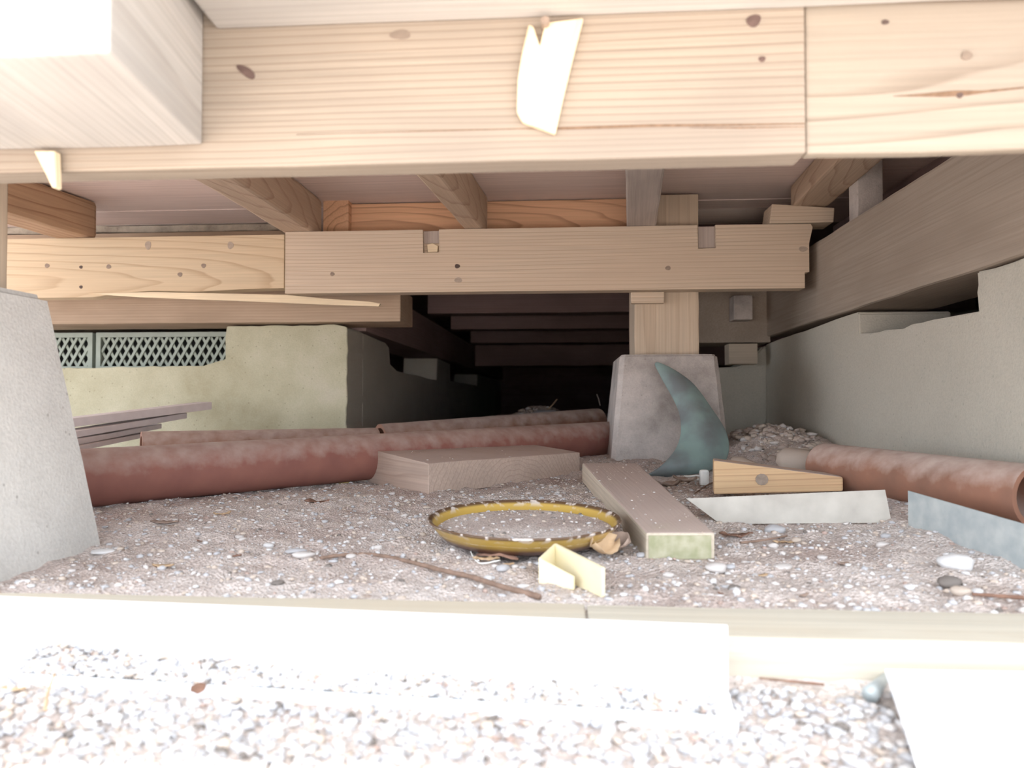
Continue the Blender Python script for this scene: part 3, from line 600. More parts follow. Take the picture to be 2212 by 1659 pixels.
# ------------------------------------------------------------------ vent grilles in the left wall
def grille(x0, x1, z0, z1, Y, label):
    t = empty('vent_grille', ((x0 + x1) / 2, Y, z0), label, 'vent')
    O = Vector(t.location); bm = bmesh.new(); fw = 0.009
    def b4(ax0, ax1, az0, az1, ay0, ay1):
        prism_bm([(ax0 - O.x, ay0 - O.y, az0 - O.z), (ax1 - O.x, ay0 - O.y, az0 - O.z), (ax1 - O.x, ay0 - O.y, az1 - O.z), (ax0 - O.x, ay0 - O.y, az1 - O.z)], (0, ay1 - ay0, 0), bm)
    b4(x0, x1, z0, z0 + fw, Y, Y + 0.012); b4(x0, x1, z1 - fw, z1, Y, Y + 0.012)
    b4(x0, x0 + fw, z0 + fw, z1 - fw, Y, Y + 0.012); b4(x1 - fw, x1, z0 + fw, z1 - fw, Y, Y + 0.012)
    from_bm('frame', bm, M['vent'], t)
    bm = bmesh.new(); h = z1 - z0 - 2 * fw; step = 0.0165; run = h * 0.57; wv = 0.0050
    for s in (1, -1):
        x = x0 + fw - run
        while x < x1 - fw:
            a0, a1 = (x, x + run) if s == 1 else (x + run, x)
            # clip to the frame
            def clip(xa_, za_, xb_, zb_):
                lo, hi = x0 + fw, x1 - fw; t0, t1 = 0.0, 1.0; dxx = xb_ - xa_
                for lim, sg in ((lo, 1), (hi, -1)):
                    f0 = (xa_ - lim) * sg; f1 = (xb_ - lim) * sg
                    if f0 < 0 and f1 < 0: return None
                    if f0 < 0: t0 = max(t0, f0 / (f0 - f1))
                    if f1 < 0: t1 = min(t1, f0 / (f0 - f1))
                if t1 - t0 < 0.03: return None
                return xa_ + dxx * t0, za_ + (zb_ - za_) * t0, xa_ + dxx * t1, za_ + (zb_ - za_) * t1
            cc = clip(a0, z0 + fw, a1, z1 - fw)
            if cc:
                pa_, pb_ = Vector((cc[0] - O.x, 0, cc[1] - O.z)), Vector((cc[2] - O.x, 0, cc[3] - O.z)); d = (pb_ - pa_).normalized(); nrm = Vector((d.z, 0, -d.x)) * wv / 2
                yy = 0.003 if s == 1 else 0.0055
                prism_bm([pa_ - nrm + Vector((0, yy, 0)), pa_ + nrm + Vector((0, yy, 0)), pb_ + nrm + Vector((0, yy, 0)), pb_ - nrm + Vector((0, yy, 0))], (0, 0.0025, 0), bm)
            x += step
    la = from_bm('lattice', bm, M['vent'], t); la['kind'] = 'stuff'
    bm = box_bm(x0 - O.x, x1 - O.x, 0.016, 0.05, 0, z1 - z0, bev=0); from_bm('backing', bm, M['black'], t)  # black sheet put behind the lattice to make its gaps dark
YV = 1.345
zv0, zv1 = at(300, 800, Y=YV).z, at(300, 716, Y=YV).z
x_a, x_b = at(195, 750, Y=YV).x, at(187, 750, Y=YV).x
YV = 1.362
grille(x_a, xn + 0.12, zv0, zv1, YV, 'grey-green plastic lattice vent in the notch of the yellowish wall, wholly seen one')
grille(x_a - 0.33, x_b, zv0, zv1, YV, 'grey-green plastic lattice vent partly hidden behind the left pier')

# ------------------------------------------------------------------ pipes
def pipe(name, A, B, r, mat, label, wall=0.006, collar=None, **k):
    A = Vector(A); B = Vector(B); n = 24; d = (B - A); path = [A + d * (i / n) for i in range(n + 1)]
    rr = [r * (1 + 0.006 * math.sin(i * 1.7)) for i in range(n + 1)]
    if collar:
        for i in range(n + 1):
            if i / n > 1 - collar: rr[i] = r * 1.03
    mtx = frame(A, d); inv = mtx.inverted()
    bm = tube_bm([inv @ q for q in path], rr, 28, wall)
    o = from_bm(name, bm, mat, None, mtx, smooth=False)
    for poly in o.data.polygons: poly.use_smooth = True
    m_ = o.modifiers.new('edges', 'EDGE_SPLIT'); m_.split_angle = R(50)
    return tag(o, label, 'pipe', **k)
r1 = 0.0285
A = at(140, 1101, z=-0.003); B = at(1318, 985, z=0.006)
pipe('clay_pipe', (A.x, A.y, -0.003 + r1), (B.x - 0.002, min(B.y, 1.24), 0.010 + r1), r1, M['clay'], 'long red-brown clay pipe lying on the ground from the left pier to the middle pier')
ra = 0.024
A2 = at(305, 932, Y=0.93); B2 = at(812, 924, Y=1.115)
pipe('clay_pipe', (A2.x, 0.93, A2.z - ra), (B2.x, 1.115, B2.z - ra), ra, M['clay2'], 'shorter dusty clay pipe behind the left half of the long red pipe')
A3 = at(822, 916, Y=1.16); B3 = at(1292, 882, Y=1.42)
pipe('clay_pipe', (A3.x, 1.16, A3.z - 0.028), (B3.x, 1.42, B3.z - 0.028), 0.028, M['clay2'], 'dusty clay pipe behind the right half of the long red pipe')
rr_ = 0.0240
n0 = at(2206, 1068, Y=0.595); f0 = at(1782, 1006, Y=0.815)
nn = n0 + (n0 - f0) * 0.06
pipe('clay_pipe', f0, nn, rr_, M['clay2'], 'orange-brown clay pipe lying along the right foundation wall', wall=0.004)

# ------------------------------------------------------------------ pale strips stacked at the left
strips = [((140, 906), (458, 868), 22), ((150, 934), (404, 892), 16), ((150, 952), (350, 915), 14), ((150, 968), (330, 932), 12)]
for i, (a, b_, th) in enumerate(strips):
    ya, yb_ = 0.97 - 0.012 * i, 1.175 - 0.02 * i
    A, B = at(a[0], a[1], Y=ya), at(b_[0], b_[1], Y=yb_)
    hgt = th / 1600
    d = (B - A); s = d.cross(Vector((0, 0, 1))).normalized() * 0.018; u = Vector((0, 0, hgt * 0.9))
    lab = ['topmost pale plastic strip of the fanned stack at the left', 'second pale strip from the top of the fanned stack at the left', 'third pale strip from the top of the fanned stack at the left', 'lowest pale strip of the fanned stack at the left'][i]
    timber('plastic_strip', [A, A - s * 2, A - s * 2 - u, A - u, B, B - s * 2, B - s * 2 - u, B - u], d, M['lath'], lab, 'strip', 'fanned strips behind the left pier', bev=0.001, cuts=0)

# ------------------------------------------------------------------ offcuts on the ground
def gp(px, py, dz=0.0):
    """ground point under a pixel (a few steps of the terrain intersection)"""
    z = 0.0
    for _ in range(12):
        q = at(px, py, z=z + dz); z = float(gz(q.x, q.y))
    return q
fL, fC, fR = gp(782, 1040), gp(925, 1069), gp(1253, 1030)
zb_ = min(fL.z, fC.z, fR.z) - 0.001
fL, fC, fR = at(782, 1040, z=zb_), at(925, 1069, z=zb_), at(1253, 1030, z=zb_)
fB = fL + fR - fC
def up_to(v, px, py): # vertical line through v, height at pixel row
    return Vector((v.x, v.y, at(px, py, Y=v.y).z))
tL, tC, tR = up_to(fL, 782, 967), up_to(fC, 925, 1001), up_to(fR, 1253, 977)
tB = tL + tR - tC
timber('wood_block', [fL, fC, fR, fB, tL, tC, tR, tB], fL - fC, M['block'], 'large flat dusty wooden block lying in front of the long red pipe', 'block', bev=0.0012, cuts=8)
# plank B
n1_, n2_ = gp(1395, 1213), gp(1541, 1216)
z0 = n1_.z
n1_ = at(1395, 1213, z=z0 - 0.001); n2_ = at(1545, 1213, z=z0 - 0.001)
f1_ = at(1258, 1042, z=0.003); f2_ = at(1378, 1042, z=0.003)
th = up_to(n1_, 1370, 1150).z - n1_.z
th = max(0.018, min(0.03, th))
thf = 0.023
u = Vector((0, 0, 1))
pk = timber('wood_plank', [f1_, f2_, f2_ + u * thf, f1_ + u * thf, n1_, n2_, n2_ + u * th, n1_ + u * th], n1_ - f1_, M['plank'], 'dusty plank lying end-on beside the amber dish', 'plank', bev=0.002, cuts=12, amp=0.0008)
d = (n1_ - f1_).normalized()
cs = [n1_ + (n2_ - n1_) * 0.04 + u * 0.002, n2_ - (n2_ - n1_) * 0.06 + u * 0.002, n2_ - (n2_ - n1_) * 0.06 + u * (th - 0.002), n1_ + (n2_ - n1_) * 0.04 + u * (th - 0.002)]
mtx = frame(n1_, d); inv = mtx.inverted()
bm = prism_bm([inv @ (q + d * 0.0009) for q in cs], (-0.002, 0, 0))
tag(from_bm('sawn_end', bm, M['plank_end'], pk, mtx), 'greenish sawn end of the plank')
# wedge timber C
c0, c1 = gp(1542, 1070), gp(1822, 1062)
c0 = at(1542, 1069, Y=0.765); c1 = at(1822, 1061, Y=0.745)
bk = (c1 - c0).normalized().cross(Vector((0, 0, 1))) * -0.034
t0, t1 = up_to(c0, 1542, 994), up_to(c1, 1822, 1030)
wc = timber('wood_offcut', [c0, c1, c1 + bk, c0 + bk, t0, t1, t1 + bk, t0 + bk], c1 - c0, M['wedgew'], 'orange-tan tapered timber offcut with a dark knot at the right', 'offcut', bev=0.002, cuts=8)
kc = (c0 * 0.62 + c1 * 0.38) + Vector((0, 0, 0.014)); nrm = -bk.normalized()
mk_ = frame(kc + nrm * 0.0012, (c1 - c0)); bm = bmesh.new(); prism_bm([(math.cos(a) * 0.0062, 0, math.sin(a) * 0.0058) for a in [2 * math.pi * k / 11 for k in range(11)]], (0, 0.003, 0), bm)
from_bm('knot', bm, M['knot'], wc, mk_)

# ------------------------------------------------------------------ metal flashings on the ground
def sheet(name, pts, th, mat, label, cat, axis=(1, 0, 0), nrm=None, bev=0.0, parent=None, **k):
    pts = [Vector(q) for q in pts]; n_ = (pts[1] - pts[0]).cross(pts[2] - pts[0]).normalized() if nrm is None else Vector(nrm)
    c = sum(pts, Vector()) / len(pts); mtx = frame(c, axis); inv = mtx.inverted()
    bm = prism_bm([inv @ q for q in pts], inv.to_3x3() @ (n_ * th)); bmesh.ops.recalc_face_normals(bm, faces=bm.faces[:])
    return tag(from_bm(name, bm, mat, parent, mtx), label, cat, **k)
a0, a1 = gp(1556, 1127), gp(1925, 1124)
sink = Vector((0, 0, -0.002)); a2 = up_to(a1 + Vector((-0.004, 0.006, 0)), 1911, 1058)
a2 = at(1911, 1058, Y=a1.y + 0.005); a3 = at(1482, 1077, Y=a0.y + 0.007)
sheet('metal_strip', [a0 + sink, a1 + sink, a2, a3], 0.0012, M['zinc_dusty'], 'dusty grey sheet metal strip standing in front of the tapered offcut', 'metal strip')
b0, b1 = gp(1965, 1132), gp(2212, 1226)
b1 = b0 + (b1 - b0) * 1.25; zz = G(b1.x, b1.y)
h0 = up_to(b0, 1962, 1060).z; h1 = at(2212, 1136, Y=gp(2212, 1226).y).z
sheet('metal_strip', [b0 + sink, Vector((b1.x, b1.y, b0.z + (zz - b0.z) - 0.002)), Vector((b1.x, b1.y, h1 - 0.0005)), Vector((b0.x, b0.y, h0))], 0.0012, M['zinc'], 'bluish galvanised strip standing on edge at the far right', 'metal strip', axis=(b1 - b0))

# green curved shard
outer = [(1417, 783), (1440, 790), (1470, 808), (1500, 830), (1522, 862), (1545, 895), (1566, 925), (1577, 960), (1572, 992), (1556, 1010), (1520, 1020), (1470, 1026), (1430, 1029), (1385, 1030)]
inner = [(1415, 786), (1424, 806), (1438, 832), (1452, 856), (1464, 880), (1471, 905), (1472, 930), (1468, 952), (1460, 970), (1449, 985), (1437, 998), (1424, 1009), (1408, 1019), (1386, 1029)]
n = len(outer); bm = bmesh.new(); g = []
for i in range(n):
    t = i / (n - 1); Yb_ = 1.096 - 0.11 * min(1, t * 1.35)
    row = []
    for j in range(7):
        s = j / 6; px = inner[i][0] * (1 - s) + outer[i][0] * s; py = inner[i][1] * (1 - s) + outer[i][1] * s
        Yq = Yb_ - 0.016 * math.sin(math.pi * s) * math.sin(math.pi * min(1, t * 1.05)) - 0.012 * (1 - s) * t
        row.append(bm.verts.new(at(px, py, Y=Yq)))
    g.append(row)
for i in range(n - 1):
    for j in range(6): bm.faces.new([g[i][j], g[i][j + 1], g[i + 1][j + 1], g[i + 1][j]])
o = from_bm('curved_shard', bm, M['teal'], smooth=True); sm = o.modifiers.new('thick', 'SOLIDIFY'); sm.thickness = 0.0025; sm.offset = -1
sb = o.modifiers.new('round', 'SUBSURF'); sb.levels = 1; sb.render_levels = 2
tag(o, 'crescent-shaped verdigris green shard leaning on the middle pier', 'shard')

# ------------------------------------------------------------------ amber dish
rimc = at(1133, 1116, Y=0.562); DR = at(1345, 1119, Y=0.562); DL = at(921, 1119, Y=0.562)
Rd = (DR - DL).length / 2 * 0.98; DH = 0.0158; TILT = R(2.6)
dc = rimc + Vector((0, DH * math.sin(TILT), -DH))
prof = [(0.0, 0.000), (0.72, 0.0), (0.84, 0.0025), (0.90, 0.009), (0.95, 0.017), (0.985, 0.0205), (1.0, 0.0222), (0.992, 0.0236), (0.975, 0.0232), (0.945, 0.0195), (0.90, 0.0125), (0.84, 0.0065), (0.70, 0.0045), (0.0, 0.004)]
bm = bmesh.new(); seg = 72; rings = []
for r_, z_ in prof:
    z_ *= DH / 0.0236
    if r_ == 0: rings.append([bm.verts.new((0, 0, z_))]); continue
    rings.append([bm.verts.new((math.cos(2 * math.pi * k / seg) * r_ * Rd, math.sin(2 * math.pi * k / seg) * r_ * Rd, z_)) for k in range(seg)])
for i in range(len(rings) - 1):
    a, b_ = rings[i], rings[i + 1]
    for k in range(seg):
        if len(a) == 1: bm.faces.new([a[0], b_[(k + 1) % seg], b_[k]])
        elif len(b_) == 1: bm.faces.new([a[k], a[(k + 1) % seg], b_[0]])
        else: bm.faces.new([a[k], a[(k + 1) % seg], b_[(k + 1) % seg], b_[k]])
dish = tag(from_bm('dish', bm, M['amber'], None, Matrix.Translation(dc) @ Euler((TILT, R(0.3), 0)).to_matrix().to_4x4(), smooth=True), 'shallow round amber glass dish full of dust, in the middle of the ground', 'dish')
# dust in it
bm = bmesh.new(); rings = [[bm.verts.new((0, 0, 0.0088))]]
for q in range(1, 13):
    r_ = q / 12
    rings.append([bm.verts.new((math.cos(2 * math.pi * k / seg) * r_ * Rd * 0.925, math.sin(2 * math.pi * k / seg) * r_ * Rd * 0.925, 0.0090 - 0.0008 * r_ ** 3 + 0.0009 * noise.noise(Vector((math.cos(2 * math.pi * k / seg) * r_ * 3, math.sin(2 * math.pi * k / seg) * r_ * 3, 4))) * (1.2 - r_ * 0.6))) for k in range(seg)])
for i in range(12):
    a, b_ = rings[i], rings[i + 1]
    for k in range(seg):
        if len(a) == 1: bm.faces.new([a[0], b_[k], b_[(k + 1) % seg]])
        else: bm.faces.new([a[k], b_[k], b_[(k + 1) % seg], a[(k + 1) % seg]])
dd = from_bm('dust_fill', bm, M['soil'], None, dish.matrix_basis.copy(), smooth=True)
tag(dd, 'brown dust and grit lying in the amber dish', 'dust', kind='stuff')

# ------------------------------------------------------------------ cream bracket
def bracket():
    zb = -0.0135
    Pc = at(1163, 1262, z=zb); Pe = at(1239, 1275, z=zb); Q0 = at(1196, 1243, z=zb); Q1 = at(1300, 1292, z=zb)
    t = empty('plastic_bracket', Pc, 'cream plastic bracket bent in a U, standing in front of the amber dish', 'bracket')
    O = MW[t.name].inverted()
    def leaf(name, A, B, zA_, zB_, th):
        nrm = (B - A).cross(Vector((0, 0, 1))).normalized() * -th
        pts = [A, B, Vector((B.x, B.y, zB_)), Vector((A.x, A.y, zA_))]
        bm = prism_bm([O @ q for q in pts], nrm); bmesh.ops.recalc_face_normals(bm, faces=bm.faces[:]); bmesh.ops.bevel(bm, geom=bm.edges[:], offset=0.0004, segments=2, affect='EDGES')
        from_bm(name, bm, M['cream'], t)
    zt0 = at(1158, 1205, Y=Pc.y).z; ze = at(1237, 1246, Y=Pe.y).z; zq0 = at(1190, 1174, Y=Q0.y).z; zq1 = at(1292, 1226, Y=Q1.y).z
    leaf('front_flange', Pc, Pe, zt0, ze, 0.0018)
    leaf('web', Q0, Pc, zq0, zt0, 0.0018)
    leaf('back_flange', Q0, Q1, zq0, zq1, 0.0024)
bracket()

# ------------------------------------------------------------------ ground rail at the opening and white flashings
zr = -0.0100; 
rA = at(1262, 1372, z=zr)
xj = at(1266, 1330, z=zr).x
yf_r = at(1700, 1381, z=zr).y; yb_r = at(1700, 1316, z=zr).y
timber('ground_rail', boxc(-0.9, xj, yf_r + 0.006, yb_r + 0.004, -0.055, zr), (1, 0, 0), M['rail'], 'greyish ground rail behind the long white flashing, left of the joint', 'rail', cuts=30)
timber('ground_rail', boxc(xj + 0.0008, 0.95, yf_r, yb_r, -0.055, zr + 0.0005), (1, 0, 0), M['rail'], 'pale yellowish ground rail at the right of the opening', 'rail', cuts=30)
zg = -0.0285
cR = at(1572, 1500, z=zg + 0.002); lR = at(1592, 1572, z=zg - 0.001); tR_ = Vector((cR.x, cR.y, at(1570, 1352, Y=cR.y).z))
lL = at(0, 1470, z=zg - 0.001); cL = lL + Vector((0, (cR.y - lR.y) * 1.0, 0.0015)); tL_ = Vector((cL.x, cL.y, at(0, 1291, Y=cL.y).z))
ext = (cL - cR).normalized() * 0.12
fl = empty('white_flashing', (cR + cL) / 2, 'long white L-shaped flashing full of gravel at the front', 'flashing')
O = MW[fl.name].inverted()
def lp(name, pts, ext_, bevel=0):
    bm = prism_bm([O @ Vector(q) for q in pts], ext_); bmesh.ops.recalc_face_normals(bm, faces=bm.faces[:]); return from_bm(name, bm, M['white_metal'], fl)
xt = lambda v, s=1: v + ext * s
lp('upright_leg', [cR, tR_, xt(tL_), xt(cL)], Vector((0, 0.0014, 0)))
bmx = bmesh.new()
# lower leg, curling down at its right end
lp('lower_leg', [cR, lR + Vector((0.0005, -0.0005, 0)), xt(lL), xt(cL)], Vector((0, 0, 0.0012)))
lp('lip', [lR + Vector((0, 0, -0.001)), lR + Vector((0, 0, 0.0042)), xt(lL) + Vector((0, 0, 0.0042)), xt(lL) + Vector((0, 0, -0.001))], Vector((0, -0.0016, 0)))
# right sheet
q0 = at(1912, 1453, z=-0.0175); q1 = at(1992, 1690, z=-0.0215); wv = Vector((0.17, 0.004, 0.0))
sheet('white_flashing', [q1, q1 + wv, q0 + wv, q0], 0.0014, M['white_metal'], 'bright white sheet flashing lying at the lower right corner', 'flashing', nrm=(0, 0, 1))
bm = tube_bm([at(1912, 1462, z=-0.026), at(1880, 1500, z=-0.0255)], [0.0018, 0.0036], 12)
tag(from_bm('metal_scrap', bm, M['zinc'], smooth=True), 'small grey curled metal scrap left of the bright white sheet', 'scrap')

# ------------------------------------------------------------------ gravel (nobody could count it)
ico = bmesh.new(); bmesh.ops.create_icosphere(ico, subdivisions=1, radius=1.0)
IV = np.array([v.co[:] for v in ico.verts]); IFc = np.array([[v.index for v in f.verts] for f in ico.faces]); ico.free()
def gravel(name, pos, size, mats, probs, label, flat=0.62, jit=0.28):
    n = len(pos); V = IV[None] * (1 + RNG.uniform(-jit, jit, (n, 12, 1)))
    sc = np.stack([RNG.uniform(0.75, 1.35, n), RNG.uniform(0.6, 1.0, n), RNG.uniform(0.4, flat, n)], 1) * size[:, None]
    V = V * sc[:, None, :]
    a = RNG.uniform(0, 6.283, n); t = RNG.normal(0, 0.25, n)
    ca, sa, ct, st_ = np.cos(a), np.sin(a), np.cos(t), np.sin(t)
    x, y, z = V[..., 0], V[..., 1], V[..., 2]
    y, z = y * ct[:, None] - z * st_[:, None], y * st_[:, None] + z * ct[:, None]
    x, y = x * ca[:, None] - y * sa[:, None], x * sa[:, None] + y * ca[:, None]
    V = np.stack([x, y, z], -1) + pos[:, None, :]
    Fm = (IFc[None] + (np.arange(n) * 12)[:, None, None]).reshape(-1, 3)
    me = bpy.data.meshes.new(name); me.vertices.add(n * 12); me.vertices.foreach_set('co', V.reshape(-1).astype(np.float32))
    me.loops.add(len(Fm) * 3); me.loops.foreach_set('vertex_index', Fm.reshape(-1).astype(np.int32))
    me.polygons.add(len(Fm)); me.polygons.foreach_set('loop_start', (np.arange(len(Fm)) * 3).astype(np.int32))
    mi = RNG.choice(len(mats), n, p=probs); me.polygons.foreach_set('material_index', np.repeat(mi, 20).astype(np.int32))
    for q in mats: me.materials.append(M[q])
    me.update(); me.validate()
    return tag(link(name, me), label, 'gravel', kind='stuff')
def scatter(n, x0, x1, y0, y1, smin, smax, power=2.5):
    x = RNG.uniform(x0, x1, n); y = RNG.uniform(y0, y1, n); s = smin + (smax - smin) * RNG.random(n) ** power
    return x, y, s
mats_ = ['s_white', 's_grey', 's_tan', 's_dark', 's_pale', 's_red']
x, y, s = scatter(34000, -0.46, 0.36, 0.397, 1.14, 0.0005, 0.0030, 7)
kp = RNG.random(len(x)) < np.clip(1.25 - (y - 0.40) * 1.0, 0.25, 1); x, y, s = x[kp], y[kp], s[kp]
# leave out what would sit inside the pier and dish
kp = ~((np.hypot(x - dc.x, y - dc.y) < Rd * 0.80) | ((x < lx.x + 0.004) & (y < 0.57))); x, y, s = x[kp], y[kp], s[kp]
gravel('inner_gravel', np.stack([x, y, gz(x, y) + gnoise(x, y) + s * 0.15], 1), s, mats_, [0.16, 0.26, 0.25, 0.02, 0.28, 0.03], 'fine gravel and grit strewn over the ground under the floor')
x, y, s = scatter(22000, -0.36, 0.34, 0.13, 0.345, 0.0008, 0.0034, 2.6)
def yline(px): # flashing footprint bounds
    t = (px - lL.x) / (lR.x - lL.x); return lL.y + (lR.y - lL.y) * t
kp = ~((x < lR.x + 0.002) & (y > yline(x) - 0.003)) & ~((x > q0.x - 0.003) & (y < q0.y + 0.004) & (x > q1.x)); x, y, s = x[kp], y[kp], s[kp]
kp = y < np.where(x > lR.x, yf_r - 0.002, 9); x, y, s = x[kp], y[kp], s[kp]
gravel('outer_gravel', np.stack([x, y, gz(x, y) + gnoise(x, y) + s * 0.3], 1), s, mats_, [0.16, 0.44, 0.10, 0.04, 0.25, 0.01], 'coarse grey-white gravel on the ground in front of the opening')
# heap inside the flashing
n = 4200; x = RNG.uniform(cL.x, cR.x - 0.004, n); t = RNG.random(n)
tt = (x - lL.x) / (lR.x - lL.x); wd_ = np.clip((lR.x - 0.012 - x) / 0.05, 0.15, 1)
y = lL.y + (lR.y - lL.y) * tt + 0.0035 + t * ((cR.y - lR.y) - 0.006); s = 0.0008 + 0.0018 * RNG.random(n) ** 2
hz = 0.0035 * t ** 1.2 * wd_ * (0.8 + 0.4 * np.sin(x * 70)) + 0.004 * np.exp(-((x - cL.x - 0.03) / 0.05) ** 2) * t
kp = RNG.random(n) < (0.25 + 0.75 * wd_); x, y, s, hz = x[kp], y[kp], s[kp], hz[kp]
gravel('flashing_gravel', np.stack([x, y, zg + 0.0018 + hz * RNG.uniform(0.3, 1, len(x)) + s * 0.3], 1), s, mats_, [0.16, 0.38, 0.16, 0.06, 0.20, 0.04], 'grey-white gravel lying in the long white flashing')
# grit on the dusty block and plank, and in the dish
def on_quad(A, B, C, D, n, smin=0.0003, smax=0.0014):
    u_, v_ = RNG.random(n), RNG.random(n); A, B, C, D = (np.array(q[:]) for q in (A, B, C, D))
    Pq = (A[None] * ((1 - u_) * (1 - v_))[:, None] + B[None] * (u_ * (1 - v_))[:, None] + C[None] * (u_ * v_)[:, None] + D[None] * ((1 - u_) * v_)[:, None])
    s = smin + (smax - smin) * RNG.random(n) ** 4; return Pq, s
P1, s1_ = on_quad(tL, tC, tR, tB, 110)
gravel('block_grit', P1, s1_, ['s_white', 's_tan', 's_pale'], [0.4, 0.3, 0.3], 'tiny pale crumbs on top of the flat wooden block', flat=0.5)
P1, s1_ = on_quad(f1_ + u * thf, f2_ + u * thf, n2_ + u * th, n1_ + u * th, 110)
gravel('plank_grit', P1, s1_, ['s_white', 's_tan', 's_pale'], [0.4, 0.3, 0.3], 'tiny pale crumbs on top of the plank beside the dish', flat=0.5)
n = 420; a = RNG.uniform(0, 6.283, n); rr2 = np.sqrt(RNG.random(n)) * Rd * 0.9; s = 0.0004 + 0.0018 * RNG.random(n) ** 4
gravel('dish_grit', np.stack([dc.x + np.cos(a) * rr2, dc.y + np.sin(a) * rr2, dc.z + 0.0090 + np.sin(a) * rr2 * math.tan(TILT)], 1), s, ['s_white', 's_tan', 's_pale', 's_grey', 's_dark'], [0.12, 0.3, 0.28, 0.2, 0.1], 'small grit lying on the dust in the amber dish')
# debris mounds
x = RNG.normal(-0.06, 0.07, 900); y = RNG.normal(1.74, 0.09, 900); s = 0.002 + 0.006 * RNG.random(900) ** 2
gravel('debris_mound', np.stack([x, y, gz(x, y) + s * 0.5], 1), s, ['s_tan', 'earth', 's_pale', 's_dark'], [0.35, 0.4, 0.2, 0.05], 'mound of rubble and dry debris in the dark behind the pipes')
x = RNG.normal(0.29, 0.05, 800); y = RNG.normal(1.10, 0.10, 800); s = 0.0015 + 0.007 * RNG.random(800) ** 3
kp = (x < XR - 0.008) & (x > br.x + 0.012) & (y < 1.4); x, y, s = x[kp], y[kp], s[kp]
gravel('corner_rubble', np.stack([x, y, gz(x, y) + s * 0.3], 1), s, ['s_tan', 'earth', 's_pale'], [0.35, 0.5, 0.15], 'dusty rubble heaped between the middle pier and the right wall')

# ------------------------------------------------------------------ single stones
def stone_mesh(seed):
    bm = bmesh.new(); bmesh.ops.create_icosphere(bm, subdivisions=2, radius=1.0)
    for v in bm.verts: v.co += noise.noise_vector(v.co * 0.9 + Vector((seed * 3.1, 0, 0))) * 0.35
    me = bpy.data.meshes.new('stone'); bm.to_mesh(me); bm.free(); me.polygons.foreach_set('use_smooth', [True] * len(me.polygons)); return me
SM = [stone_mesh(i) for i in range(6)]
def stone(px, py, wpx, mat, label, i=0, group=None, ht=0.55, asp=0.8, rot=None, name='stone', Y=None):
    q = gp(px, py) if Y is None else at(px, py, Y=Y); d_ = math.hypot(q.x, q.y); r_ = wpx * d_ / F / 2
    me = SM[i % 6].copy(); me.materials.clear(); me.materials.append(M[mat])
    o = link(name, me); o.scale = (r_, r_ * asp, r_ * ht); o.rotation_euler = (0, 0, rot if rot is not None else random.uniform(0, 0.4))
    o.location = (q.x, q.y, G(q.x, q.y) + r_ * ht * 0.45); return tag(o, label, 'stone', group)
stone(2062, 1228, 68, 's_white', 'smooth pale oval stone near the bluish strip at the right', 0, ht=0.5, rot=-0.3)
stone(2052, 1262, 46, 's_dark', 'dark brown stone just in front of the smooth pale oval one', 1)
stone(2075, 1285, 38, 's_tan', 'tan stone near the right end of the ground rail', 2)
stone(1672, 1146, 42, 's_grey', 'grey stone under the dusty metal strip', 3)
stone(1385, 1205, 22, 's_grey', 'small grey stone touching the plank end', 4)
stone(1086, 1234, 30, 's_grey', 'smooth grey pebble in front of the bark piece by the dish', 5, ht=0.6)
stone(1110, 1242, 16, 's_tan', 'tiny tan pebble beside the smooth grey pebble', 1)
stone(1054, 1254, 20, 's_white', 'round cream pebble above the thin twig', 2, ht=0.9)
stone(1540, 1262, 16, 's_white', 'small white bead-like pebble in front of the plank end', 0, ht=0.9)
stone(1545, 1271, 11, 's_dark', 'tiny black pebble beside the white bead-like one', 2, ht=0.9)
stone(1585, 1272, 26, 's_dark', 'dark speckled pebble right of the tiny black one', 3)
stone(1592, 1291, 18, 's_white', 'white pebble near the rail below the dark speckled one', 4, ht=0.9)
stone(1690, 1230, 40, 's_pale', 'flat pale stone in the middle of the right-hand gravel', 5, ht=0.35)
stone(1905, 1180, 24, 's_pale', 'pale stone left of the bluish strip', 3)
stone(655, 1213, 50, 's_pale', 'flat pale stone left of the thin twig', 2, ht=0.3, asp=0.5)
stone(640, 1196, 46, 's_grey', 'flat grey slate chip behind the flat pale stone', 1, ht=0.25, asp=0.5)
stone(225, 1192, 52, 's_white', 'flat white chip at the foot of the left pier', 4, ht=0.22, asp=0.5)
stone(600, 1262, 26, 's_dark', 'dark chip behind the ground rail at the left', 5, ht=0.4)
stone(1545, 1228, 50, 's_pale', 'pale stone wedged under the plank end', 0, ht=0.45)
stone(1600, 950, 70, 's_tan', 'dusty half-buried rock at the right foot of the middle pier', 3, ht=0.8)
stone(1725, 972, 95, 's_tan', 'large dusty rock in the right corner rubble', 2, ht=0.7)
stone(1680, 985, 70, 's_tan', 'dusty rock left of the largest one in the corner rubble', 4, ht=0.6)
stone(1180, 871, 60, 's_grey', 'bluish grey flat stone on the dark debris mound', 1, ht=0.3, Y=1.70)
stone(1095, 888, 26, 's_white', 'pale stone on the dark debris mound left side', 2, Y=1.70)
stone(1152, 884, 16, 's_white', 'small pale stone at the top of the dark debris mound', 5, Y=1.70)
ORD = ['first', 'second', 'third', 'fourth', 'fifth', 'sixth', 'seventh', 'eighth', 'ninth', 'tenth', 'eleventh', 'twelfth', 'thirteenth', 'fourteenth', 'fifteenth', 'sixteenth', 'seventeenth', 'eighteenth', 'nineteenth', 'twentieth']
spots = []
while len(spots) < 18:
    px, py = random.uniform(300, 2150), random.uniform(1150, 1300)
    if (900 < px < 1560 and py < 1230) or (1150 < px < 1310) or (px > 1920 and py < 1240) or any(abs(px - q[0]) < 45 for q in spots): continue
    spots.append((px, py))
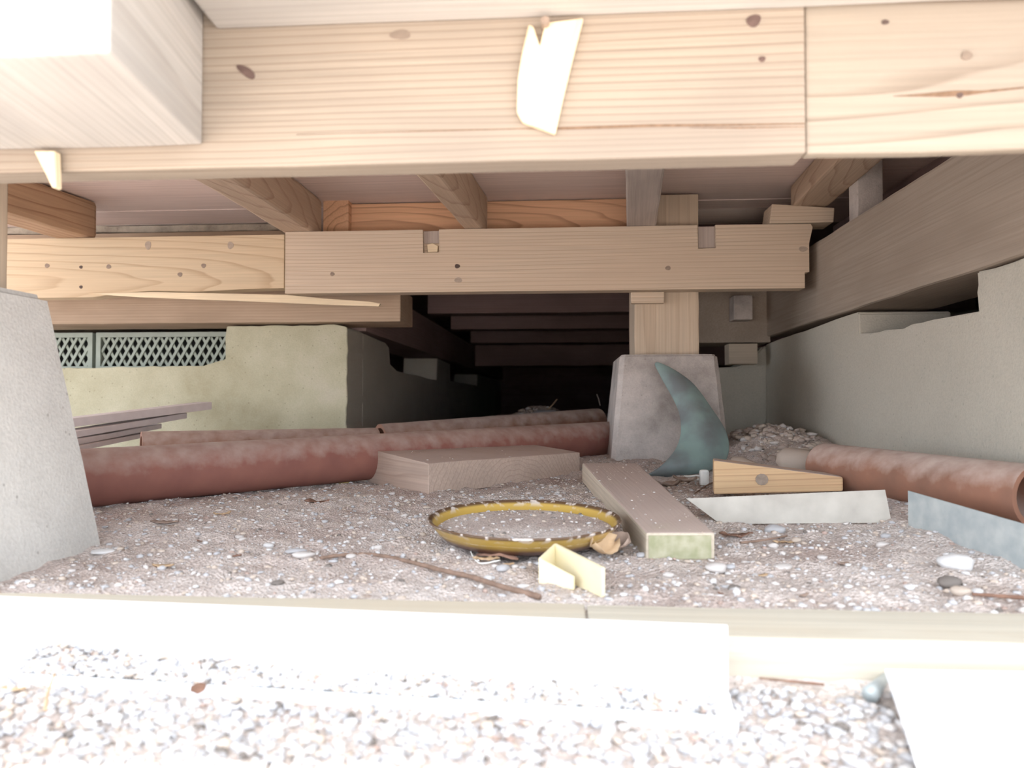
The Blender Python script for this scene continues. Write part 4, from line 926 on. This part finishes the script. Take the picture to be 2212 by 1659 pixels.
for i, (px, py) in enumerate(sorted(spots)):
    cn, cm = random.choice([('white', 's_white'), ('grey', 's_grey'), ('tan', 's_tan'), ('pale', 's_pale')])
    stone(px, py, random.uniform(13, 24), cm, 'small %s stone behind the ground rail, %s from the left of the loose stones' % (cn, ORD[i]), i, 'loose small stones behind the ground rail')

# ------------------------------------------------------------------ leaves, bark, twigs
def leaf_obj(px, py, wpx, mat, label, name='dry_leaf', cat='leaf', curl=0.6, asp=0.5, rot=0.0, group=None, seed=0, lift=0.0, pitch=0.0):
    q = gp(px, py); r_ = wpx * math.hypot(q.x, q.y) / F / 2
    bm = bmesh.new(); nu, nv = 9, 5; gg = []
    for i in range(nu):
        uu = -1 + 2 * i / (nu - 1); row = []
        wdt = math.sqrt(max(0.02, 1 - uu * uu)) * (1 + 0.25 * noise.noise(Vector((uu * 3, seed, 1))))
        for j in range(nv):
            vv = -1 + 2 * j / (nv - 1)
            row.append(bm.verts.new((uu * r_, vv * wdt * r_ * asp, (curl * 0.5 * (vv * vv * asp + 0.6 * uu * uu) + 0.22 * noise.noise(Vector((uu * 2, vv * 2, seed)))) * r_)))
        gg.append(row)
    for i in range(nu - 1):
        for j in range(nv - 1): bm.faces.new([gg[i][j], gg[i][j + 1], gg[i + 1][j + 1], gg[i + 1][j]])
    mtx = Matrix.Translation((q.x, q.y, G(q.x, q.y) + 0.0010 + lift)) @ Euler((pitch, 0, rot)).to_matrix().to_4x4()
    o = from_bm(name, bm, M[mat], None, mtx, smooth=True); sm = o.modifiers.new('thick', 'SOLIDIFY'); sm.thickness = 0.0004
    return tag(o, label, cat, group)
leaf_obj(1294, 1204, 78, 'leaf_tan', 'crumpled tan leaf between the dish and the plank', curl=1.2, asp=0.8, rot=0.8, seed=1, lift=0.006, pitch=0.7)
leaf_obj(1334, 1196, 70, 'leaf', 'crumpled pinkish brown leaf against the plank side', curl=1.4, asp=0.7, rot=-0.5, seed=2, lift=0.006, pitch=0.7)
leaf_obj(1074, 1212, 100, 'bark', 'curved brown bark piece in front of the amber dish', 'bark_piece', 'bark', curl=-0.5, asp=0.30, rot=-0.35, seed=3, lift=0.005)
leaf_obj(1050, 1222, 60, 'leaf_tan', 'pale tan leaf under the curved bark piece', curl=0.2, asp=0.3, rot=-0.05, seed=4, lift=0.001)
leaf_obj(352, 1228, 42, 'leaf_tan', 'tan leaf lying right of the left pier', curl=0.5, asp=0.4, rot=0.1, seed=5)
leaf_obj(480, 1117, 34, 'leaf_tan', 'orange leaf scrap in the middle left of the ground', curl=0.9, asp=0.3, rot=0.5, seed=6)
leaf_obj(700, 1085, 80, 'bark', 'reddish bark flake left of the flat wooden block', 'bark_piece', 'bark', curl=0.3, asp=0.3, rot=0.2, seed=7)
leaf_obj(684, 1033, 50, 'leaf', 'curled brown leaf against the long red pipe', curl=1.2, asp=0.5, rot=-0.3, seed=8, lift=0.004)
leaf_obj(1590, 1163, 70, 'bark', 'red-brown bark scrap right of the plank end', 'bark_piece', 'bark', curl=0.5, asp=0.35, rot=0.1, seed=9)
leaf_obj(1440, 1052, 60, 'leaf', 'brown leaf right of the plank in the shadow', curl=1.0, asp=0.5, rot=0.2, seed=10)
leaf_obj(1480, 1048, 54, 'leaf', 'brown leaf below the green shard', curl=0.9, asp=0.5, rot=-0.6, seed=11)
leaf_obj(1350, 985, 60, 'bark', 'reddish leaf at the foot of the middle pier', curl=0.8, asp=0.4, rot=0.3, seed=12)
leaf_obj(1700, 1170, 60, 'leaf_tan', 'tan bark sliver in the right-hand gravel', 'bark_piece', 'bark', curl=0.3, asp=0.18, rot=0.15, seed=13)
leaf_obj(355, 1133, 55, 'leaf', 'pinkish flat leaf near the red pipe at the left', curl=0.4, asp=0.4, rot=0.1, seed=15)
spots = []
while len(spots) < 16:
    px, py = random.uniform(250, 2100), random.uniform(1070, 1290)
    if (740 < px < 1560 and py < 1215) or (1120 < px < 1320) or (px > 1480 and py < 1140) or (px > 1920 and py < 1240) or any(abs(px - q[0]) < 50 for q in spots): continue
    spots.append((px, py))
for i, (px, py) in enumerate(sorted(spots)):
    cn, cm = random.choice([('brown', 'leaf'), ('reddish', 'bark'), ('tan', 'leaf_tan')])
    leaf_obj(px, py, random.uniform(14, 30), cm, 'small dry %s leaf scrap on the gravel, %s from the left of the scraps' % (cn, ORD[i]), curl=random.uniform(-0.4, 0.9), asp=random.uniform(0.2, 0.5), rot=random.uniform(-1, 1), seed=20 + i, group='leaf scraps scattered on the gravel')
def twig(pix, r_px, mat, label, cat='twig', name='twig', lift=0.0015, group=None, pts=None):
    P_ = pts or []
    if not pts:
        for (a, b_) in pix:
            q = gp(a, b_); P_.append(Vector((q.x, q.y, float(gz(q.x, q.y)) + lift + 0.0012)))
    # smooth by subdividing
    out = []
    for i in range(len(P_) - 1):
        p0 = P_[max(0, i - 1)]; p1 = P_[i]; p2 = P_[i + 1]; p3 = P_[min(len(P_) - 1, i + 2)]
        for k in range(6):
            t = k / 6; out.append(0.5 * ((2 * p1) + (p2 - p0) * t + (2 * p0 - 5 * p1 + 4 * p2 - p3) * t * t + (3 * p1 - p0 - 3 * p2 + p3) * t ** 3))
    out.append(P_[-1]); d_ = P_[0].length
    rad = [r_px * d_ / F * (0.7 + 0.4 * i / len(out)) * (1 + 0.12 * math.sin(i * 2.1)) for i in range(len(out))]
    bm = tube_bm(out, rad, 8); return tag(from_bm(name, bm, M[mat], smooth=True), label, cat, group)
twig([(692, 1214), (740, 1207), (800, 1206), (850, 1214), (900, 1226), (960, 1242), (1020, 1256), (1080, 1276), (1140, 1292), (1165, 1300)], 5.0, 'twig', 'long thin brown twig curving over the gravel behind the rail')
twig([(1016, 1196), (1019, 1210), (1028, 1224), (1042, 1231), (1080, 1224)], 1.6, 'whitep', 'thin white curled fibre in front of the dish', 'fibre', 'fibre', lift=0.003)
twig([(1700, 1165), (1640, 1176), (1600, 1180)], 2.5, 'twig', 'short reddish twig right of the plank end')
twig([(1500, 1072), (1530, 1052), (1545, 1046)], 2.0, 'twig', 'thin twig left of the tapered offcut')
twig([(2100, 1294), (2160, 1298), (2212, 1302)], 4.0, 'bark', 'dark twig at the right end of the ground rail')
twig([(1640, 1478), (1700, 1484), (1780, 1492)], 3.0, 'bark', 'thin reddish twig on the gravel under the pale rail')
A = at(1183, 885, Y=1.72); twig(None, 1.6, 'leaf_tan', 'yellow straw sticking up from the debris mound', 'straw', 'straw', pts=[A, A + Vector((0.012, -0.01, 0.012)), A + Vector((0.022, -0.015, 0.024))])
A = at(1296, 876, Y=1.72); twig(None, 1.3, 'greyw', 'grey straw standing in the dark beside the middle pier', 'straw', 'straw', pts=[A, A + Vector((-0.003, 0, 0.014)), A + Vector((-0.007, 0, 0.026))])
# husk by the red pipe
q = gp(738, 1044); hx = Vector((q.x, q.y, G(q.x, q.y) + 0.0085))
bm = tube_bm([hx + Vector((-0.012, 0.004, 0.001)), hx + Vector((-0.009, 0.003, 0.001)), hx, hx + Vector((0.009, -0.003, -0.001)), hx + Vector((0.011, -0.004, -0.001))], [0.006, 0.009, 0.0098, 0.009, 0.006], 16)
tag(from_bm('rolled_husk', bm, M['husk'], smooth=True), 'small yellowish rolled husk between the red pipe and the flat block', 'husk')
# white plastic pieces by the tapered offcut
q = gp(1524, 1050); 
timber('plastic_clip', boxc(q.x - 0.006, q.x + 0.005, q.y + 0.002, q.y + 0.010, G(q.x, q.y), G(q.x, q.y) + 0.019), (0, 0, 1), M['whitep'], 'small rounded white plastic piece at the left end of the tapered offcut', 'clip', bev=0.003, cuts=0, up=(0, 1, 0))
q = gp(1500, 1040)
bm = tube_bm([Vector((q.x - 0.014, q.y, G(q.x, q.y) + 0.004)), Vector((q.x - 0.012, q.y + 0.004, G(q.x, q.y) + 0.006)), Vector((q.x + 0.012, q.y + 0.006, G(q.x, q.y) + 0.007)), Vector((q.x + 0.012, q.y, G(q.x, q.y) + 0.003)), Vector((q.x - 0.012, q.y - 0.003, G(q.x, q.y) + 0.003))], 0.0014, 8)
tag(from_bm('plastic_hook', bm, M['whitep'], smooth=True), 'thin white plastic loop left of the tapered offcut', 'hook')
# outside bits
leaf_obj(425, 1515, 38, 'bark', 'brown leaf standing by the lip of the long white flashing', curl=0.6, asp=0.6, rot=1.2, seed=41, lift=0.004, pitch=0.8)
stone(430, 1545, 22, 's_white', 'white stone below the brown leaf outside the flashing', 2)
stone(560, 1420, 10, 's_white', 'small pale stone in the gravel', 2) if False else None
stone(600, 1572, 46, 's_white', 'flat white chip in the outer gravel at lower left', 1, ht=0.3, asp=0.4)
leaf_obj(30, 1500, 50, 'leaf_tan', 'tan chip at the left edge outside the flashing', 'wood_chip', 'wood chip', curl=0.2, asp=0.3, rot=-0.1, seed=42)
twig([(118, 1480), (104, 1520), (98, 1560)], 3.0, 'leaf_tan', 'short pale straw on the gravel at the lower left', 'straw', 'straw', lift=0.004)

# ------------------------------------------------------------------ house front above the opening, and an added sun blocker (outside the frame)
wall('wall_front', [(-1.12, 0.372, 0.3998), (1.6, 0.372, 0.3998), (1.6, 0.372, 2.5), (-1.12, 0.372, 2.5)], (0, 0.09, 0), M['rail'], 'pale house wall standing above the opening, outside the frame', bev=0)
tag(timber('shade_eave', [(-1.6, SHADE_EDGE_Y - 0.08, 2.5), (2.2, SHADE_EDGE_Y + 0.10, 2.5), (2.2, 0.46, 2.5), (-1.6, 0.46, 2.5), (-1.6, SHADE_EDGE_Y - 0.08, 2.56), (2.2, SHADE_EDGE_Y + 0.10, 2.56), (2.2, 0.46, 2.56), (-1.6, 0.46, 2.56)], (1, 0, 0), M['rail'], cuts=0, amp=0), 'added unseen sun blocker high above the opening, outside the frame', 'shade_eave', kind='structure')  # added out of view to set where shade ends on the front gravel
